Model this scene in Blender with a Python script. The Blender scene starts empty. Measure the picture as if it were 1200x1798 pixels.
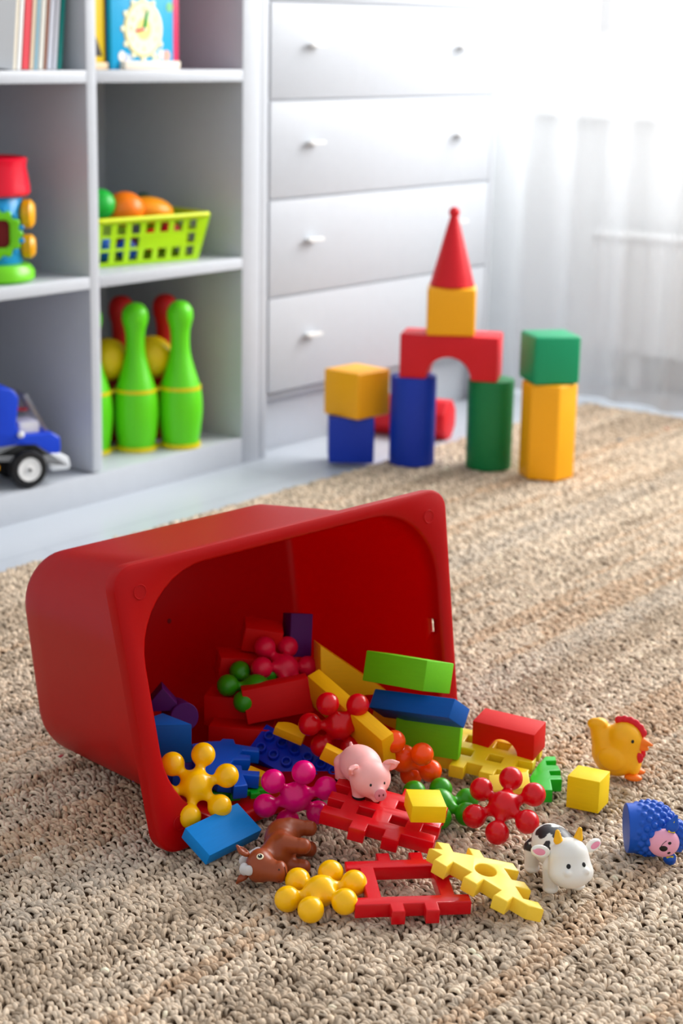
import bpy, bmesh, math, random
import numpy as np
from mathutils import Vector, Matrix, Euler
PI = math.pi
R_ = math.radians
S = bpy.context.scene
COL = S.collection
random.seed(4)
rng = np.random.default_rng(7)

# ------------------------------------------------------------------ camera
camd = bpy.data.cameras.new('camera'); cam = bpy.data.objects.new('camera', camd); COL.objects.link(cam)
CR = Vector((0.60868437, -0.79321933, 0.01750524)); CU = Vector((0.19111481, 0.16799596, 0.96708453)); CF = Vector((0.77005095, 0.58530373, -0.25385248))
m = Matrix((CR, CU, -CF)).transposed().to_4x4(); m.translation = (0, 0, 0.80); cam.matrix_world = m
camd.sensor_fit = 'VERTICAL'; camd.sensor_height = 36; camd.lens = 36 * 3171.94 / 1798
camd.dof.use_dof = True; camd.dof.focus_distance = 1.79; camd.dof.aperture_fstop = 5.6
camd.clip_start = 0.02
S.camera = cam
S.view_settings.view_transform = 'Standard'; S.view_settings.look = 'None'; S.view_settings.gamma = 1
S.view_settings.exposure = 0.32; S.view_settings.use_curve_mapping = False

# ------------------------------------------------------------------ world and daylight
w = bpy.data.worlds.new('daylight'); S.world = w; w.use_nodes = True
bg = w.node_tree.nodes['Background']; bg.inputs['Color'].default_value = (0.94, 0.96, 1.0, 1); bg.inputs['Strength'].default_value = 0.60
def area(name, loc, look, sx, sy, power, col=(1, 1, 1)):
    l = bpy.data.lights.new(name, 'AREA'); l.shape = 'RECTANGLE'; l.size = sx; l.size_y = sy; l.energy = power; l.color = col
    o = bpy.data.objects.new(name, l); COL.objects.link(o); o.location = loc
    o.rotation_euler = (Vector(look) - Vector(loc)).to_track_quat('-Z', 'Y').to_euler(); return o
# daylight that comes in through the window (just outside its glass)
area('window_daylight', (4.70, 0.45, 1.95), (1.6, 1.0, 0.0), 3.0, 1.7, 430, (1.0, 0.985, 0.965))

# ------------------------------------------------------------------ helpers: objects
def link(name, me, mat=None, parent=None):
    o = bpy.data.objects.new(name, me); COL.objects.link(o)
    if mat is not None: me.materials.append(mat)
    if parent is not None: o.parent = parent
    return o
def tag(o, label, cat, group=None, kind=None):
    if label: o['label'] = label
    if cat: o['category'] = cat
    if group: o['group'] = group
    if kind: o['kind'] = kind
    return o
def thing(name, label, cat, loc=(0, 0, 0), rot=(0, 0, 0), group=None):
    o = bpy.data.objects.new(name, None); COL.objects.link(o); o.empty_display_size = 0.02
    o.location = loc; o.rotation_euler = [R_(a) for a in rot]
    return tag(o, label, cat, group)
def place(o, loc, rot=(0, 0, 0)):
    o.location = loc; o.rotation_euler = [R_(a) for a in rot]; return o
def smooth(me, ang=None):
    me.polygons.foreach_set('use_smooth', [True] * len(me.polygons))
    if ang is not None: me.set_sharp_from_angle(angle=R_(ang))
    return me
def from_bm(bm, name='m', sm=True, ang=35):
    bmesh.ops.recalc_face_normals(bm, faces=bm.faces)
    me = bpy.data.meshes.new(name); bm.to_mesh(me); bm.free()
    if sm: smooth(me, ang)
    return me
def bm_box(bm, x0, y0, z0, x1, y1, z1):
    r = bmesh.ops.create_cube(bm, size=1)
    for v in r['verts']:
        v.co = Vector((x0 + (v.co.x + .5) * (x1 - x0), y0 + (v.co.y + .5) * (y1 - y0), z0 + (v.co.z + .5) * (z1 - z0)))
    return r['verts']
def box(x0, y0, z0, x1, y1, z1, bev=0.0, seg=2):
    bm = bmesh.new(); bm_box(bm, x0, y0, z0, x1, y1, z1)
    if bev: bmesh.ops.bevel(bm, geom=bm.edges[:], offset=bev, segments=seg, profile=.5, affect='EDGES')
    return from_bm(bm)
def cbox(sx, sy, sz, bev=0.0008, seg=2): return box(-sx/2, -sy/2, -sz/2, sx/2, sy/2, sz/2, bev, seg)
def prism(pts, z0, z1, bev=0.0008, seg=2, ang=35):
    bm = bmesh.new(); a = [bm.verts.new((x, y, z0)) for x, y in pts]; b = [bm.verts.new((x, y, z1)) for x, y in pts]
    bm.faces.new(a[::-1]); bm.faces.new(b); n = len(a)
    for i in range(n): bm.faces.new((a[i], a[(i+1) % n], b[(i+1) % n], b[i]))
    bmesh.ops.recalc_face_normals(bm, faces=bm.faces)
    if bev:
        es = [e for e in bm.edges if len(e.link_faces) == 2 and e.calc_face_angle(0) > R_(25)]
        bmesh.ops.bevel(bm, geom=es, offset=bev, segments=seg, profile=.5, affect='EDGES')
    return from_bm(bm, ang=ang)
def lathe(prof, n=40, ang=40):
    bm = bmesh.new(); rings = []
    for r, z in prof:
        if r < 1e-6: rings.append([bm.verts.new((0, 0, z))])
        else: rings.append([bm.verts.new((r*math.cos(2*PI*i/n), r*math.sin(2*PI*i/n), z)) for i in range(n)])
    for A, B in zip(rings, rings[1:]):
        for i in range(n):
            j = (i+1) % n
            if len(A) == 1 and len(B) == 1: continue
            if len(A) == 1: bm.faces.new((A[0], B[i], B[j]))
            elif len(B) == 1: bm.faces.new((A[i], A[j], B[0]))
            else: bm.faces.new((A[i], A[j], B[j], B[i]))
    return from_bm(bm, ang=ang)
def ball_me(r, sx=1, sy=1, sz=1, n=32):
    bm = bmesh.new(); bmesh.ops.create_uvsphere(bm, u_segments=n, v_segments=n//2, radius=r)
    for v in bm.verts: v.co = Vector((v.co.x*sx, v.co.y*sy, v.co.z*sz))
    return from_bm(bm, ang=None)
def tube(pts, rad, n=12, closed=False):
    pts = [Vector(p) for p in pts]; N = len(pts); bm = bmesh.new(); rings = []
    rad = rad if isinstance(rad, (list, tuple)) else [rad]*N
    up = None
    for i in range(N):
        t = (pts[(i+1) % N] - pts[i-1]) if closed else (pts[min(i+1, N-1)] - pts[max(i-1, 0)]); t.normalize()
        if up is None: up = t.orthogonal().normalized()
        up = (up - t*up.dot(t)).normalized(); s = t.cross(up)
        rings.append([bm.verts.new(pts[i] + rad[i]*(math.cos(2*PI*k/n)*up + math.sin(2*PI*k/n)*s)) for k in range(n)])
    for i in range(N if closed else N-1):
        A, B = rings[i], rings[(i+1) % N]
        for k in range(n): bm.faces.new((A[k], A[(k+1) % n], B[(k+1) % n], B[k]))
    if not closed: bm.faces.new(rings[0][::-1]); bm.faces.new(rings[-1])
    return from_bm(bm, ang=50)
def plate(loops, thick, bev=0.0012, seg=2):
    """flat plate: loops of 2D points (outer first, holes after), top face at z = 0"""
    cu = bpy.data.curves.new('c', 'CURVE'); cu.dimensions = '2D'; cu.fill_mode = 'BOTH'
    for L in loops:
        sp = cu.splines.new('POLY'); sp.points.add(len(L)-1); sp.use_cyclic_u = True
        for p, q in zip(sp.points, L): p.co = (q[0], q[1], 0, 1)
    cu.extrude = thick/2 - bev; cu.bevel_depth = bev; cu.bevel_resolution = seg; cu.offset = -bev
    o = bpy.data.objects.new('c', cu); COL.objects.link(o); dg = bpy.context.evaluated_depsgraph_get()
    me = bpy.data.meshes.new_from_object(o.evaluated_get(dg)); bpy.data.objects.remove(o); bpy.data.curves.remove(cu)
    bm = bmesh.new(); bm.from_mesh(me); bmesh.ops.remove_doubles(bm, verts=bm.verts, dist=1e-6)
    for v in bm.verts: v.co.z -= thick/2
    bm.to_mesh(me); bm.free(); me.materials.clear(); smooth(me, 30); return me
def cells_loops(xs, ys, filled, u):
    """outline loops of a set of filled grid cells"""
    E = {}
    for i, j in filled:
        c = [(i, j), (i+1, j), (i+1, j+1), (i, j+1)]
        for a, b in zip(c, c[1:]+c[:1]):
            if (b, a) in E: del E[(b, a)]
            else: E[(a, b)] = 1
    nxt = {}
    for a, b in E: nxt.setdefault(a, []).append(b)
    loops = []
    while nxt:
        s = next(iter(nxt)); L = [s]; c = s
        while True:
            d = nxt[c].pop(); 
            if not nxt[c]: del nxt[c]
            if d == s: break
            L.append(d); c = d
        P = [(xs[i]*u, ys[j]*u) for i, j in L]; Q = []
        for k in range(len(P)):
            a, b, c2 = P[k-1], P[k], P[(k+1) % len(P)]
            if abs((b[0]-a[0])*(c2[1]-b[1]) - (b[1]-a[1])*(c2[0]-b[0])) > 1e-12: Q.append(b)
        loops.append(Q)
    loops.sort(key=lambda L: -(max(p[0] for p in L)-min(p[0] for p in L)))
    return loops

# ------------------------------------------------------------------ helpers: smooth blended bodies (distance field to mesh)
class Blob:
    """smooth union of round primitives meshed with surface nets"""
    def __init__(s, k=0.004): s.P = []; s.k = k
    def ell(s, c, r, rot=(0, 0, 0), k=None): s.P.append(('e', np.array(c), np.array(r), np.array(Euler([R_(a) for a in rot]).to_matrix()), k)); return s
    def cap(s, a, b, ra, rb, k=None): s.P.append(('c', np.array(a, float), np.array(b, float), (ra, rb), k)); return s
    def cut(s, c, r, k=0.001): s.P.append(('x', np.array(c), np.array(r), np.eye(3), k)); return s
    def d(s, X):
        D = None
        for p in s.P:
            if p[0] in 'ex':
                q = (X - p[1]) @ p[3]; k0 = np.linalg.norm(q/p[2], axis=-1); k1 = np.linalg.norm(q/p[2]**2, axis=-1) + 1e-9
                e = k0*(k0-1)/k1
                if p[0] == 'x':
                    e = -e; k = p[4]; h = np.clip(.5 - .5*(e-D)/k, 0, 1); D = D*h + e*(1-h) + k*h*(1-h) if False else np.maximum(D, e); continue
            else:
                ba = p[2]-p[1]; t = np.clip(((X-p[1]) @ ba)/(ba@ba), 0, 1); e = np.linalg.norm(X - p[1] - t[..., None]*ba, axis=-1) - (p[3][0] + (p[3][1]-p[3][0])*t)
            k = p[4] if p[4] is not None else s.k
            if D is None: D = e
            else:
                h = np.clip(.5 + .5*(D-e)/k, 0, 1); D = D*(1-h) + e*h - k*h*(1-h)
        return D
    def mesh(s, h, pad=0.004, name='body'):
        lo = np.full(3, 9.); hi = np.full(3, -9.)
        for p in s.P:
            if p[0] == 'x': continue
            if p[0] == 'e': r = max(p[2]); lo = np.minimum(lo, p[1]-r); hi = np.maximum(hi, p[1]+r)
            else:
                for c, r in ((p[1], p[3][0]), (p[2], p[3][1])): lo = np.minimum(lo, c-r); hi = np.maximum(hi, c+r)
        lo -= pad; hi += pad; n = np.ceil((hi-lo)/h).astype(int)+1
        g = np.stack(np.meshgrid(*[lo[i]+h*np.arange(n[i]) for i in range(3)], indexing='ij'), -1)
        return surface_nets(s.d(g), lo, h, s.d, name)
def surface_nets(F, lo, h, fn=None, name='body'):
    ins = F < 0
    c = sum(ins[a:ins.shape[0]-1+a, b:ins.shape[1]-1+b, d:ins.shape[2]-1+d].astype(np.int8) for a in (0, 1) for b in (0, 1) for d in (0, 1))
    act = (c > 0) & (c < 8); idx = -np.ones(act.shape, int); I = np.argwhere(act); idx[act] = np.arange(len(I))
    acc = np.zeros((len(I), 3)); cnt = np.zeros(len(I))
    corners = [(a, b, d) for a in (0, 1) for b in (0, 1) for d in (0, 1)]
    for p in corners:
        for ax in range(3):
            if p[ax]: continue
            q = list(p); q[ax] = 1
            f0 = F[I[:, 0]+p[0], I[:, 1]+p[1], I[:, 2]+p[2]]; f1 = F[I[:, 0]+q[0], I[:, 1]+q[1], I[:, 2]+q[2]]
            mk = (f0 < 0) != (f1 < 0); t = np.where(mk, f0/np.where(mk, f0-f1, 1), 0)
            pt = np.array(p, float)[None, :].repeat(len(I), 0); pt[:, ax] += t
            acc += pt*mk[:, None]; cnt += mk
    V = lo + h*(I + acc/np.maximum(cnt, 1)[:, None])
    if fn is not None:
        for _ in range(2):
            e = h*.3; f0 = fn(V); G = np.stack([(fn(V+np.eye(3)[i]*e) - fn(V-np.eye(3)[i]*e))/(2*e) for i in range(3)], -1)
            st = np.clip(f0/np.maximum((G**2).sum(-1), .2), -h*.5, h*.5); V = V - G*st[:, None]
    Q = []
    for ax in range(3):
        sl0 = [slice(None)]*3; sl1 = [slice(None)]*3; sl0[ax] = slice(0, -1); sl1[ax] = slice(1, None)
        E = np.argwhere(ins[tuple(sl0)] != ins[tuple(sl1)])
        u, v = [(1, 2), (2, 0), (0, 1)][ax]
        E = E[(E[:, u] > 0) & (E[:, v] > 0) & (E[:, u] < act.shape[u]) & (E[:, v] < act.shape[v])]
        fl = ins[E[:, 0], E[:, 1], E[:, 2]]
        def cell(du, dv):
            C = E.copy(); C[:, u] -= du; C[:, v] -= dv; return idx[C[:, 0], C[:, 1], C[:, 2]]
        q = np.stack([cell(1, 1), cell(0, 1), cell(0, 0), cell(1, 0)], -1)
        q[~fl] = q[~fl][:, ::-1]; Q.append(q)
    Q = np.concatenate(Q); Q = Q[(Q >= 0).all(1)]
    me = bpy.data.meshes.new(name); me.vertices.add(len(V)); me.vertices.foreach_set('co', V.astype(np.float32).ravel())
    me.loops.add(Q.size); me.loops.foreach_set('vertex_index', Q.ravel().astype(np.int32)); me.polygons.add(len(Q))
    me.polygons.foreach_set('loop_start', np.arange(0, Q.size, 4, dtype=np.int32)); me.polygons.foreach_set('loop_total', np.full(len(Q), 4, np.int32))
    me.update(); me.validate(); me.update(); smooth(me); return me
def vcol(me, rgba):
    a = me.color_attributes.new('paint', 'FLOAT_COLOR', 'POINT'); a.data.foreach_set('color', np.asarray(rgba, np.float32).ravel())
def verts(me):
    v = np.zeros(len(me.vertices)*3, np.float32); me.vertices.foreach_get('co', v); return v.reshape(-1, 3)

# ------------------------------------------------------------------ materials
def srgb(r, g, b):
    f = lambda c: (c/255/12.92 if c/255 <= .04045 else ((c/255+.055)/1.055)**2.4)
    return (f(r), f(g), f(b), 1)
MATS = {}
def mat(name, rgb, rough=.4, kind='plastic', sss=0.0, trans=0.0, spec=.38, scale=1.0):
    if name in MATS: return MATS[name]
    M = bpy.data.materials.new(name); M.use_nodes = True; N = M.node_tree; n = N.nodes; L = N.links
    b = n['Principled BSDF']; b.inputs['Roughness'].default_value = rough; b.inputs['Specular IOR Level'].default_value = spec
    col = srgb(*rgb) if max(rgb) > 1.5 else (*rgb, 1)
    tc = n.new('ShaderNodeTexCoord'); no = n.new('ShaderNodeTexNoise'); mp = n.new('ShaderNodeMapping')
    L.new(tc.outputs['Object'], mp.inputs[0]); L.new(mp.outputs[0], no.inputs['Vector'])
    mix = n.new('ShaderNodeMixRGB'); mix.blend_type = 'MULTIPLY'; mix.inputs[1].default_value = col
    ramp = n.new('ShaderNodeMapRange'); L.new(no.outputs['Fac'], ramp.inputs[0])
    L.new(ramp.outputs[0], mix.inputs[2]); mix.inputs[0].default_value = 1
    bu = n.new('ShaderNodeBump'); L.new(no.outputs['Fac'], bu.inputs['Height']); L.new(bu.outputs[0], b.inputs['Normal'])
    if kind == 'wood': b.inputs['Specular IOR Level'].default_value = .22
    if kind == 'wood':      # painted wood: faint long grain
        mp.inputs['Scale'].default_value = (60, 500, 500); no.inputs['Scale'].default_value = 1.0*scale; no.inputs['Detail'].default_value = 4
        ramp.inputs[3].default_value = .90; ramp.inputs[4].default_value = 1.06; bu.inputs['Strength'].default_value = .12; bu.inputs['Distance'].default_value = .0004
    else:
        no.inputs['Scale'].default_value = 220*scale; no.inputs['Detail'].default_value = 2
        ramp.inputs[3].default_value = .97; ramp.inputs[4].default_value = 1.03; bu.inputs['Strength'].default_value = .04; bu.inputs['Distance'].default_value = .0004
    L.new(mix.outputs[0], b.inputs['Base Color'])
    if sss:
        b.inputs['Subsurface Weight'].default_value = sss; b.inputs['Subsurface Radius'].default_value = (1, .45, .3); b.inputs['Subsurface Scale'].default_value = .004
    if trans:
        t = n.new('ShaderNodeBsdfTranslucent'); L.new(mix.outputs[0], t.inputs[0]); ms = n.new('ShaderNodeMixShader'); ms.inputs[0].default_value = trans
        L.new(b.outputs[0], ms.inputs[1]); L.new(t.outputs[0], ms.inputs[2]); L.new(ms.outputs[0], n['Material Output'].inputs[0])
    MATS[name] = M; return M
def paint_mat(name, rough=.45, sss=.1):
    M = bpy.data.materials.new(name); M.use_nodes = True; n = M.node_tree.nodes; L = M.node_tree.links; b = n['Principled BSDF']
    a = n.new('ShaderNodeAttribute'); a.attribute_name = 'paint'; L.new(a.outputs['Color'], b.inputs['Base Color']); b.inputs['Roughness'].default_value = rough
    b.inputs['Subsurface Weight'].default_value = sss; b.inputs['Subsurface Radius'].default_value = (1, .6, .4); b.inputs['Subsurface Scale'].default_value = .003
    return M
P_RED = mat('red_plastic', (208, 4, 20), .25, sss=.05); P_YEL = mat('yellow_plastic', (253, 192, 0), .24, sss=.08); P_MAG = mat('magenta_plastic', (228, 4, 118), .25, sss=.05)
P_ORA = mat('orange_plastic', (252, 80, 0), .25, sss=.05); P_GRN = mat('green_plastic', (52, 150, 10), .33); P_LGR = mat('bright_green_plastic', (20, 185, 30), .35)
P_BLU = mat('blue_plastic', (0, 92, 215), .35); P_BRK = mat('brick_blue_plastic', (0, 48, 190), .38); P_LYE = mat('pale_yellow_plastic', (250, 212, 62), .38)
W_RED = mat('red_painted_wood', (212, 6, 4), .55, 'wood'); W_YEL = mat('yellow_painted_wood', (245, 208, 8), .5, 'wood'); W_GRN = mat('green_painted_wood', (104, 190, 14), .55, 'wood')
W_BLU = mat('blue_painted_wood', (0, 86, 172), .5, 'wood'); W_SKY = mat('sky_blue_painted_wood', (0, 132, 215), .5, 'wood'); W_PUR = mat('purple_painted_wood', (78, 8, 92), .55, 'wood')
W_AMB = mat('amber_painted_wood', (247, 184, 8), .5, 'wood'); W_NAT = mat('bare_wood', (222, 196, 160), .6, 'wood')
S_BLU = mat('soft_blue_plastic', (0, 50, 172), .5); S_GRN = mat('soft_green_plastic', (0, 120, 62), .5); S_TEA = mat('soft_teal_green_plastic', (0, 150, 100), .5)
S_YEL = mat('soft_yellow_plastic', (252, 176, 8), .45); S_RED = mat('soft_red_plastic', (215, 10, 30), .5)
BIN = mat('bin_red_plastic', (206, 0, 4), .36, trans=.40, spec=.3, scale=2)
WHT = mat('white_laminate', (188, 193, 200), .35, scale=.2); WHT2 = mat('white_enamel', (236, 238, 240), .3); FLOORM = mat('white_floor_laminate', (226, 232, 238), .22, scale=.2)
GRY = mat('gap_grey', (150, 160, 170), .6); BLK = mat('black_rubber', (16, 17, 20), .5); INK = mat('black_paint', (12, 10, 10), .3); WPL = mat('white_plastic', (232, 232, 230), .35)
WALLM = mat('wall_paint', (235, 238, 240), .8)

# ------------------------------------------------------------------ setting
def struct(name, me, M): o = link(name, me, M); o['kind'] = 'structure'; return o
FZ = -0.010
fm = bpy.data.materials.new('floor_boards'); fm.use_nodes = True; n = fm.node_tree.nodes; L = fm.node_tree.links; b = n['Principled BSDF']
tc = n.new('ShaderNodeTexCoord'); br = n.new('ShaderNodeTexBrick'); br.inputs['Scale'].default_value = 1; br.inputs['Mortar Size'].default_value = .0015; br.inputs['Brick Width'].default_value = 1.3; br.inputs['Row Height'].default_value = .19
br.inputs['Color1'].default_value = srgb(190, 197, 205); br.inputs['Color2'].default_value = srgb(194, 201, 209); br.inputs['Mortar'].default_value = srgb(170, 178, 187); L.new(tc.outputs['Object'], br.inputs['Vector']); L.new(br.outputs['Color'], b.inputs['Base Color']); b.inputs['Roughness'].default_value = .28
struct('floor', box(-1.5, -3, FZ-.05, 3.95, 2.72, FZ), fm)
struct('wall_back', box(-1.5, 2.62, FZ, 4.10, 2.72, 2.7), WALLM)
# window wall with an opening
WX = 3.95; wy0, wy1, wz0, wz1 = -1.3, 2.38, .66, 2.45
bm = bmesh.new()
bm_box(bm, WX, -3, FZ, WX+.15, 2.62, wz0-.04); bm_box(bm, WX, -3, wz1, WX+.15, 2.62, 2.7)
bm_box(bm, WX, wy1, wz0-.04, WX+.15, 2.62, wz1); bm_box(bm, WX, -3, wz0-.04, WX+.15, wy0, wz1)
struct('wall_right', from_bm(bm), WALLM)
bm = bmesh.new(); fw = .07
bm_box(bm, WX+.03, wy0, wz0, WX+.10, wy1, wz0+.16); bm_box(bm, WX+.03, wy0, wz1-fw, WX+.10, wy1, wz1)
for yy in (wy0, -.1, 1.1, wy1-fw): bm_box(bm, WX+.03, yy, wz0+.16, WX+.10, yy+fw, wz1-fw)
win = struct('window_1', from_bm(bm), WHT2)
gm = bpy.data.materials.new('window_glass'); gm.use_nodes = True; n = gm.node_tree.nodes; L = gm.node_tree.links
t = n.new('ShaderNodeBsdfTransparent'); g = n.new('ShaderNodeBsdfGlossy'); g.inputs['Roughness'].default_value = .02; ms = n.new('ShaderNodeMixShader'); ms.inputs[0].default_value = .06
L.new(t.outputs[0], ms.inputs[1]); L.new(g.outputs[0], ms.inputs[2]); L.new(ms.outputs[0], n['Material Output'].inputs[0])
link('window_pane', box(WX+.062, wy0+.02, wz0+.1, WX+.068, wy1-.02, wz1-.03), gm, win)
sill = tag(link('window_sill', box(WX-.05, wy0-.05, wz0-.035, WX+.03, 2.42, wz0, .004), WHT2), 'long white window sill board behind the sheer curtain', 'window sill')
# radiator under the window
rad = thing('radiator', 'white ribbed radiator under the window, seen through the sheer curtain', 'radiator', (WX-.09, .95, .08))
bm = bmesh.new(); bm_box(bm, -.03, 0, 0, .03, 1.22, .27)
for i in range(24): bm_box(bm, -.036, .02+i*.05, .01, -.03, .045+i*.05, .26)
link('radiator_panel', from_bm(bm), WHT2, rad); link('top_grille', box(-.04, -.005, .27, .04, 1.225, .285, .003), WHT2, rad)
for yy in (.1, 1.08): link('foot', box(-.015, yy, -.088, .015, yy+.03, 0), WHT2, rad)
# sheer curtain
cm = bpy.data.materials.new('sheer_voile'); cm.use_nodes = True; n = cm.node_tree.nodes; L = cm.node_tree.links
for x in list(n):
    if x.type == 'BSDF_PRINCIPLED': n.remove(x)
d = n.new('ShaderNodeBsdfDiffuse'); d.inputs[0].default_value = (.80, .81, .82, 1); tl = n.new('ShaderNodeBsdfTranslucent'); tl.inputs[0].default_value = (.50, .50, .50, 1)
tr = n.new('ShaderNodeBsdfTransparent'); m1 = n.new('ShaderNodeMixShader'); m1.inputs[0].default_value = .36; m2 = n.new('ShaderNodeMixShader')
wv = n.new('ShaderNodeTexNoise'); wv.inputs['Scale'].default_value = 900; mr = n.new('ShaderNodeMapRange'); mr.inputs[3].default_value = .38; mr.inputs[4].default_value = .54; L.new(wv.outputs['Fac'], mr.inputs[0]); L.new(mr.outputs[0], m2.inputs[0])
L.new(d.outputs[0], m1.inputs[1]); L.new(tl.outputs[0], m1.inputs[2]); L.new(m1.outputs[0], m2.inputs[1]); L.new(tr.outputs[0], m2.inputs[2]); L.new(m2.outputs[0], n['Material Output'].inputs[0])
def curtain_me(y0, y1, x0, ph):
    bm = bmesh.new(); ny = int((y1-y0)/.008); nz = 40; G = []
    for j in range(nz+1):
        z = .006 + (2.5-.006)*j/nz; row = []
        for i in range(ny+1):
            y = y0 + (y1-y0)*i/ny; spread = 1 - .35*j/nz
            x = x0 + spread*(.016*math.sin(y*44+ph+.8*math.sin(y*9)) + .012*math.sin(y*19+2*ph+z*.6) + .002*math.sin(y*95+z*1.5))
            row.append(bm.verts.new((x, y, z + (.004*math.sin(y*30) if j == 0 else 0))))
        G.append(row)
    for a, b2 in zip(G, G[1:]):
        for i in range(ny): bm.faces.new((a[i], a[i+1], b2[i+1], b2[i]))
    me = from_bm(bm, ang=None); return me
cur = thing('sheer_curtain', 'white sheer floor-length curtain hanging in soft folds in front of the window', 'curtain', (0, 0, 0))
link('curtain_panel', curtain_me(-1.6, 2.52, 3.625, 0.4), cm, cur)
def hem_me():
    pts = []
    return pts
bm = bmesh.new(); prev = None
for i in range(480):
    y = -1.6 + 4.12*i/479; x = 3.621 + (.016*math.sin(y*44+.4+.8*math.sin(y*9)) + .012*math.sin(y*19+.8) + .002*math.sin(y*95))
    a = bm.verts.new((x, y, .005)); c = bm.verts.new((x, y, .035))
    if prev: bm.faces.new((prev[0], a, c, prev[1]))
    prev = (a, c)
link('hem', from_bm(bm, ang=None), cm, cur)

# ------------------------------------------------------------------ chest of drawers
T = .02
ch = thing('chest_of_drawers', 'tall white chest of drawers with small white bar pulls, right of the bookcase', 'chest of drawers', (2.676, 2.24, FZ))
def L2(x0, y0, z0, x1, y1, z1, bev=.0012): return box(x0-2.676, y0-2.24, z0-FZ, x1-2.676, y1-2.24, z1-FZ, bev)
link('side_panel', L2(2.6765, 2.242, FZ, 2.698, 2.61, 1.26), WHT, ch); link('side_panel', L2(3.476, 2.242, FZ, 3.494, 2.61, 1.26), WHT, ch)
link('top_panel', L2(2.6765, 2.238, 1.26, 3.494, 2.61, 1.285), WHT, ch); link('back_panel', L2(2.698, 2.600, .1, 3.476, 2.61, 1.26), WHT, ch)
link('plinth', L2(2.698, 2.285, FZ, 3.476, 2.30, .112), WHT, ch); link('bottom_panel', L2(2.698, 2.262, .098, 3.476, 2.60, .113), WHT, ch)
bm_r = None
zb = [.1165, .306, .4955, .6825, .8645, 1.0515, 1.2385]
hp = [(x, z) for x, z in ((-.0, 0),)]
def pull_me():
    bm = bmesh.new(); bm_box(bm, -.023, -.020, -.003, .023, -.010, .0035)
    bm_box(bm, -.015, -.012, -.0035, .015, 0, .0025)
    bmesh.ops.bevel(bm, geom=bm.edges[:], offset=.0012, segments=2, affect='EDGES'); return from_bm(bm)
pm = pull_me(); pm.materials.append(WPL)
for k in range(len(zb)-1):
    z0, z1 = zb[k]+.002, zb[k+1]-.002
    link('gap_backing', L2(2.700, 2.2465, zb[k+1]-.0019, 3.474, 2.262, zb[k+1]+.0019, 0), WHT, ch)  # backing strip added behind the drawer gap so it looks less dark
    dr = link('drawer', L2(2.702, 2.240, z0, 3.472, 2.258, z1), WHT, ch)
    bm = bmesh.new(); bm_box(bm, 2.712-2.676, 2.258-2.24, z0+.01-FZ, 3.462-2.676, 2.56-2.24, z0+.13-FZ)
    link('drawer_box', from_bm(bm), WHT, dr)
    for x in (2.827, 3.343):
        o = link('handle', pm, None, dr); o.location = (x-2.676, 0, (z0+z1)/2 + .012 - FZ)

# ------------------------------------------------------------------ bookcase
bc = thing('bookcase', 'white open bookcase with square compartments holding books and toys', 'bookcase', (1.80, 2.24, FZ))
def L3(x0, y0, z0, x1, y1, z1, bev=.001): return box(x0-1.80, y0-2.24, z0-FZ, x1-1.80, y1-2.24, z1-FZ, bev)
link('side_panel', L3(2.621, 2.240, FZ, 2.6735, 2.61, 1.47), WHT, bc); link('side_panel', L3(1.80, 2.240, FZ, 1.82, 2.61, 1.47), WHT, bc)
link('divider', L3(2.2165, 2.240, .045, 2.240, 2.60, 1.45), WHT, bc)
link('base_board', L3(1.82, 2.240, FZ, 2.621, 2.60, .042), WHT, bc); link('top_panel', L3(1.82, 2.240, 1.45, 2.621, 2.60, 1.47), WHT, bc)
for z in (.372, .719, 1.085):
    link('shelf', L3(1.82, 2.240, z, 2.2165, 2.60, z+.0205), WHT, bc); link('shelf', L3(2.240, 2.240, z, 2.621, 2.60, z+.0205), WHT, bc)
link('back_panel', L3(1.82, 2.60, .042, 2.621, 2.608, 1.45, 0), WHT, bc)

# ------------------------------------------------------------------ rug of knotted jute
Y1 = 2.03; Y0 = -1.2; X0 = .15; X1 = 3.592
rm = bpy.data.materials.new('jute_yarn'); rm.use_nodes = True; n = rm.node_tree.nodes; L = rm.node_tree.links; b = n['Principled BSDF']; b.inputs['Roughness'].default_value = .75
b.inputs['Specular IOR Level'].default_value = .3
at = n.new('ShaderNodeAttribute'); at.attribute_name = 'paint'; tc = n.new('ShaderNodeTexCoord'); no = n.new('ShaderNodeTexNoise'); no.inputs['Scale'].default_value = 700; no.inputs['Detail'].default_value = 3
L.new(tc.outputs['Object'], no.inputs['Vector']); mr = n.new('ShaderNodeMapRange'); mr.inputs[3].default_value = .60; mr.inputs[4].default_value = 1.34; L.new(no.outputs['Fac'], mr.inputs[0])
mx = n.new('ShaderNodeMixRGB'); mx.blend_type = 'MULTIPLY'; mx.inputs[0].default_value = 1; L.new(at.outputs['Color'], mx.inputs[1]); L.new(mr.outputs[0], mx.inputs[2]); L.new(mx.outputs[0], b.inputs['Base Color'])
uvn = n.new('ShaderNodeAttribute'); uvn.attribute_name = 'strand'; wv = n.new('ShaderNodeTexNoise'); wv.inputs['Scale'].default_value = 1; wv.inputs['Detail'].default_value = 2; L.new(uvn.outputs['Vector'], wv.inputs['Vector'])
bu = n.new('ShaderNodeBump'); bu.inputs['Strength'].default_value = .8; bu.inputs['Distance'].default_value = .0012; L.new(wv.outputs['Fac'], bu.inputs['Height']); L.new(bu.outputs[0], b.inputs['Normal'])
rb = mat('jute_backing', (96, 74, 52), .9, scale=2)
rug = thing('rug', 'thick natural beige jute rug of chunky knotted loops covering the floor', 'rug', (0, 0, FZ))
link('rug_backing', box(X0-.2, Y0-.2, .0002, X1, Y1-.004, .0032), rb, rug)
px, py = .0076, .0096
ii, jj = np.meshgrid(np.arange(int((X1-X0)/px)), np.arange(int((Y1-Y0)/py)), indexing='ij')
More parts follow.
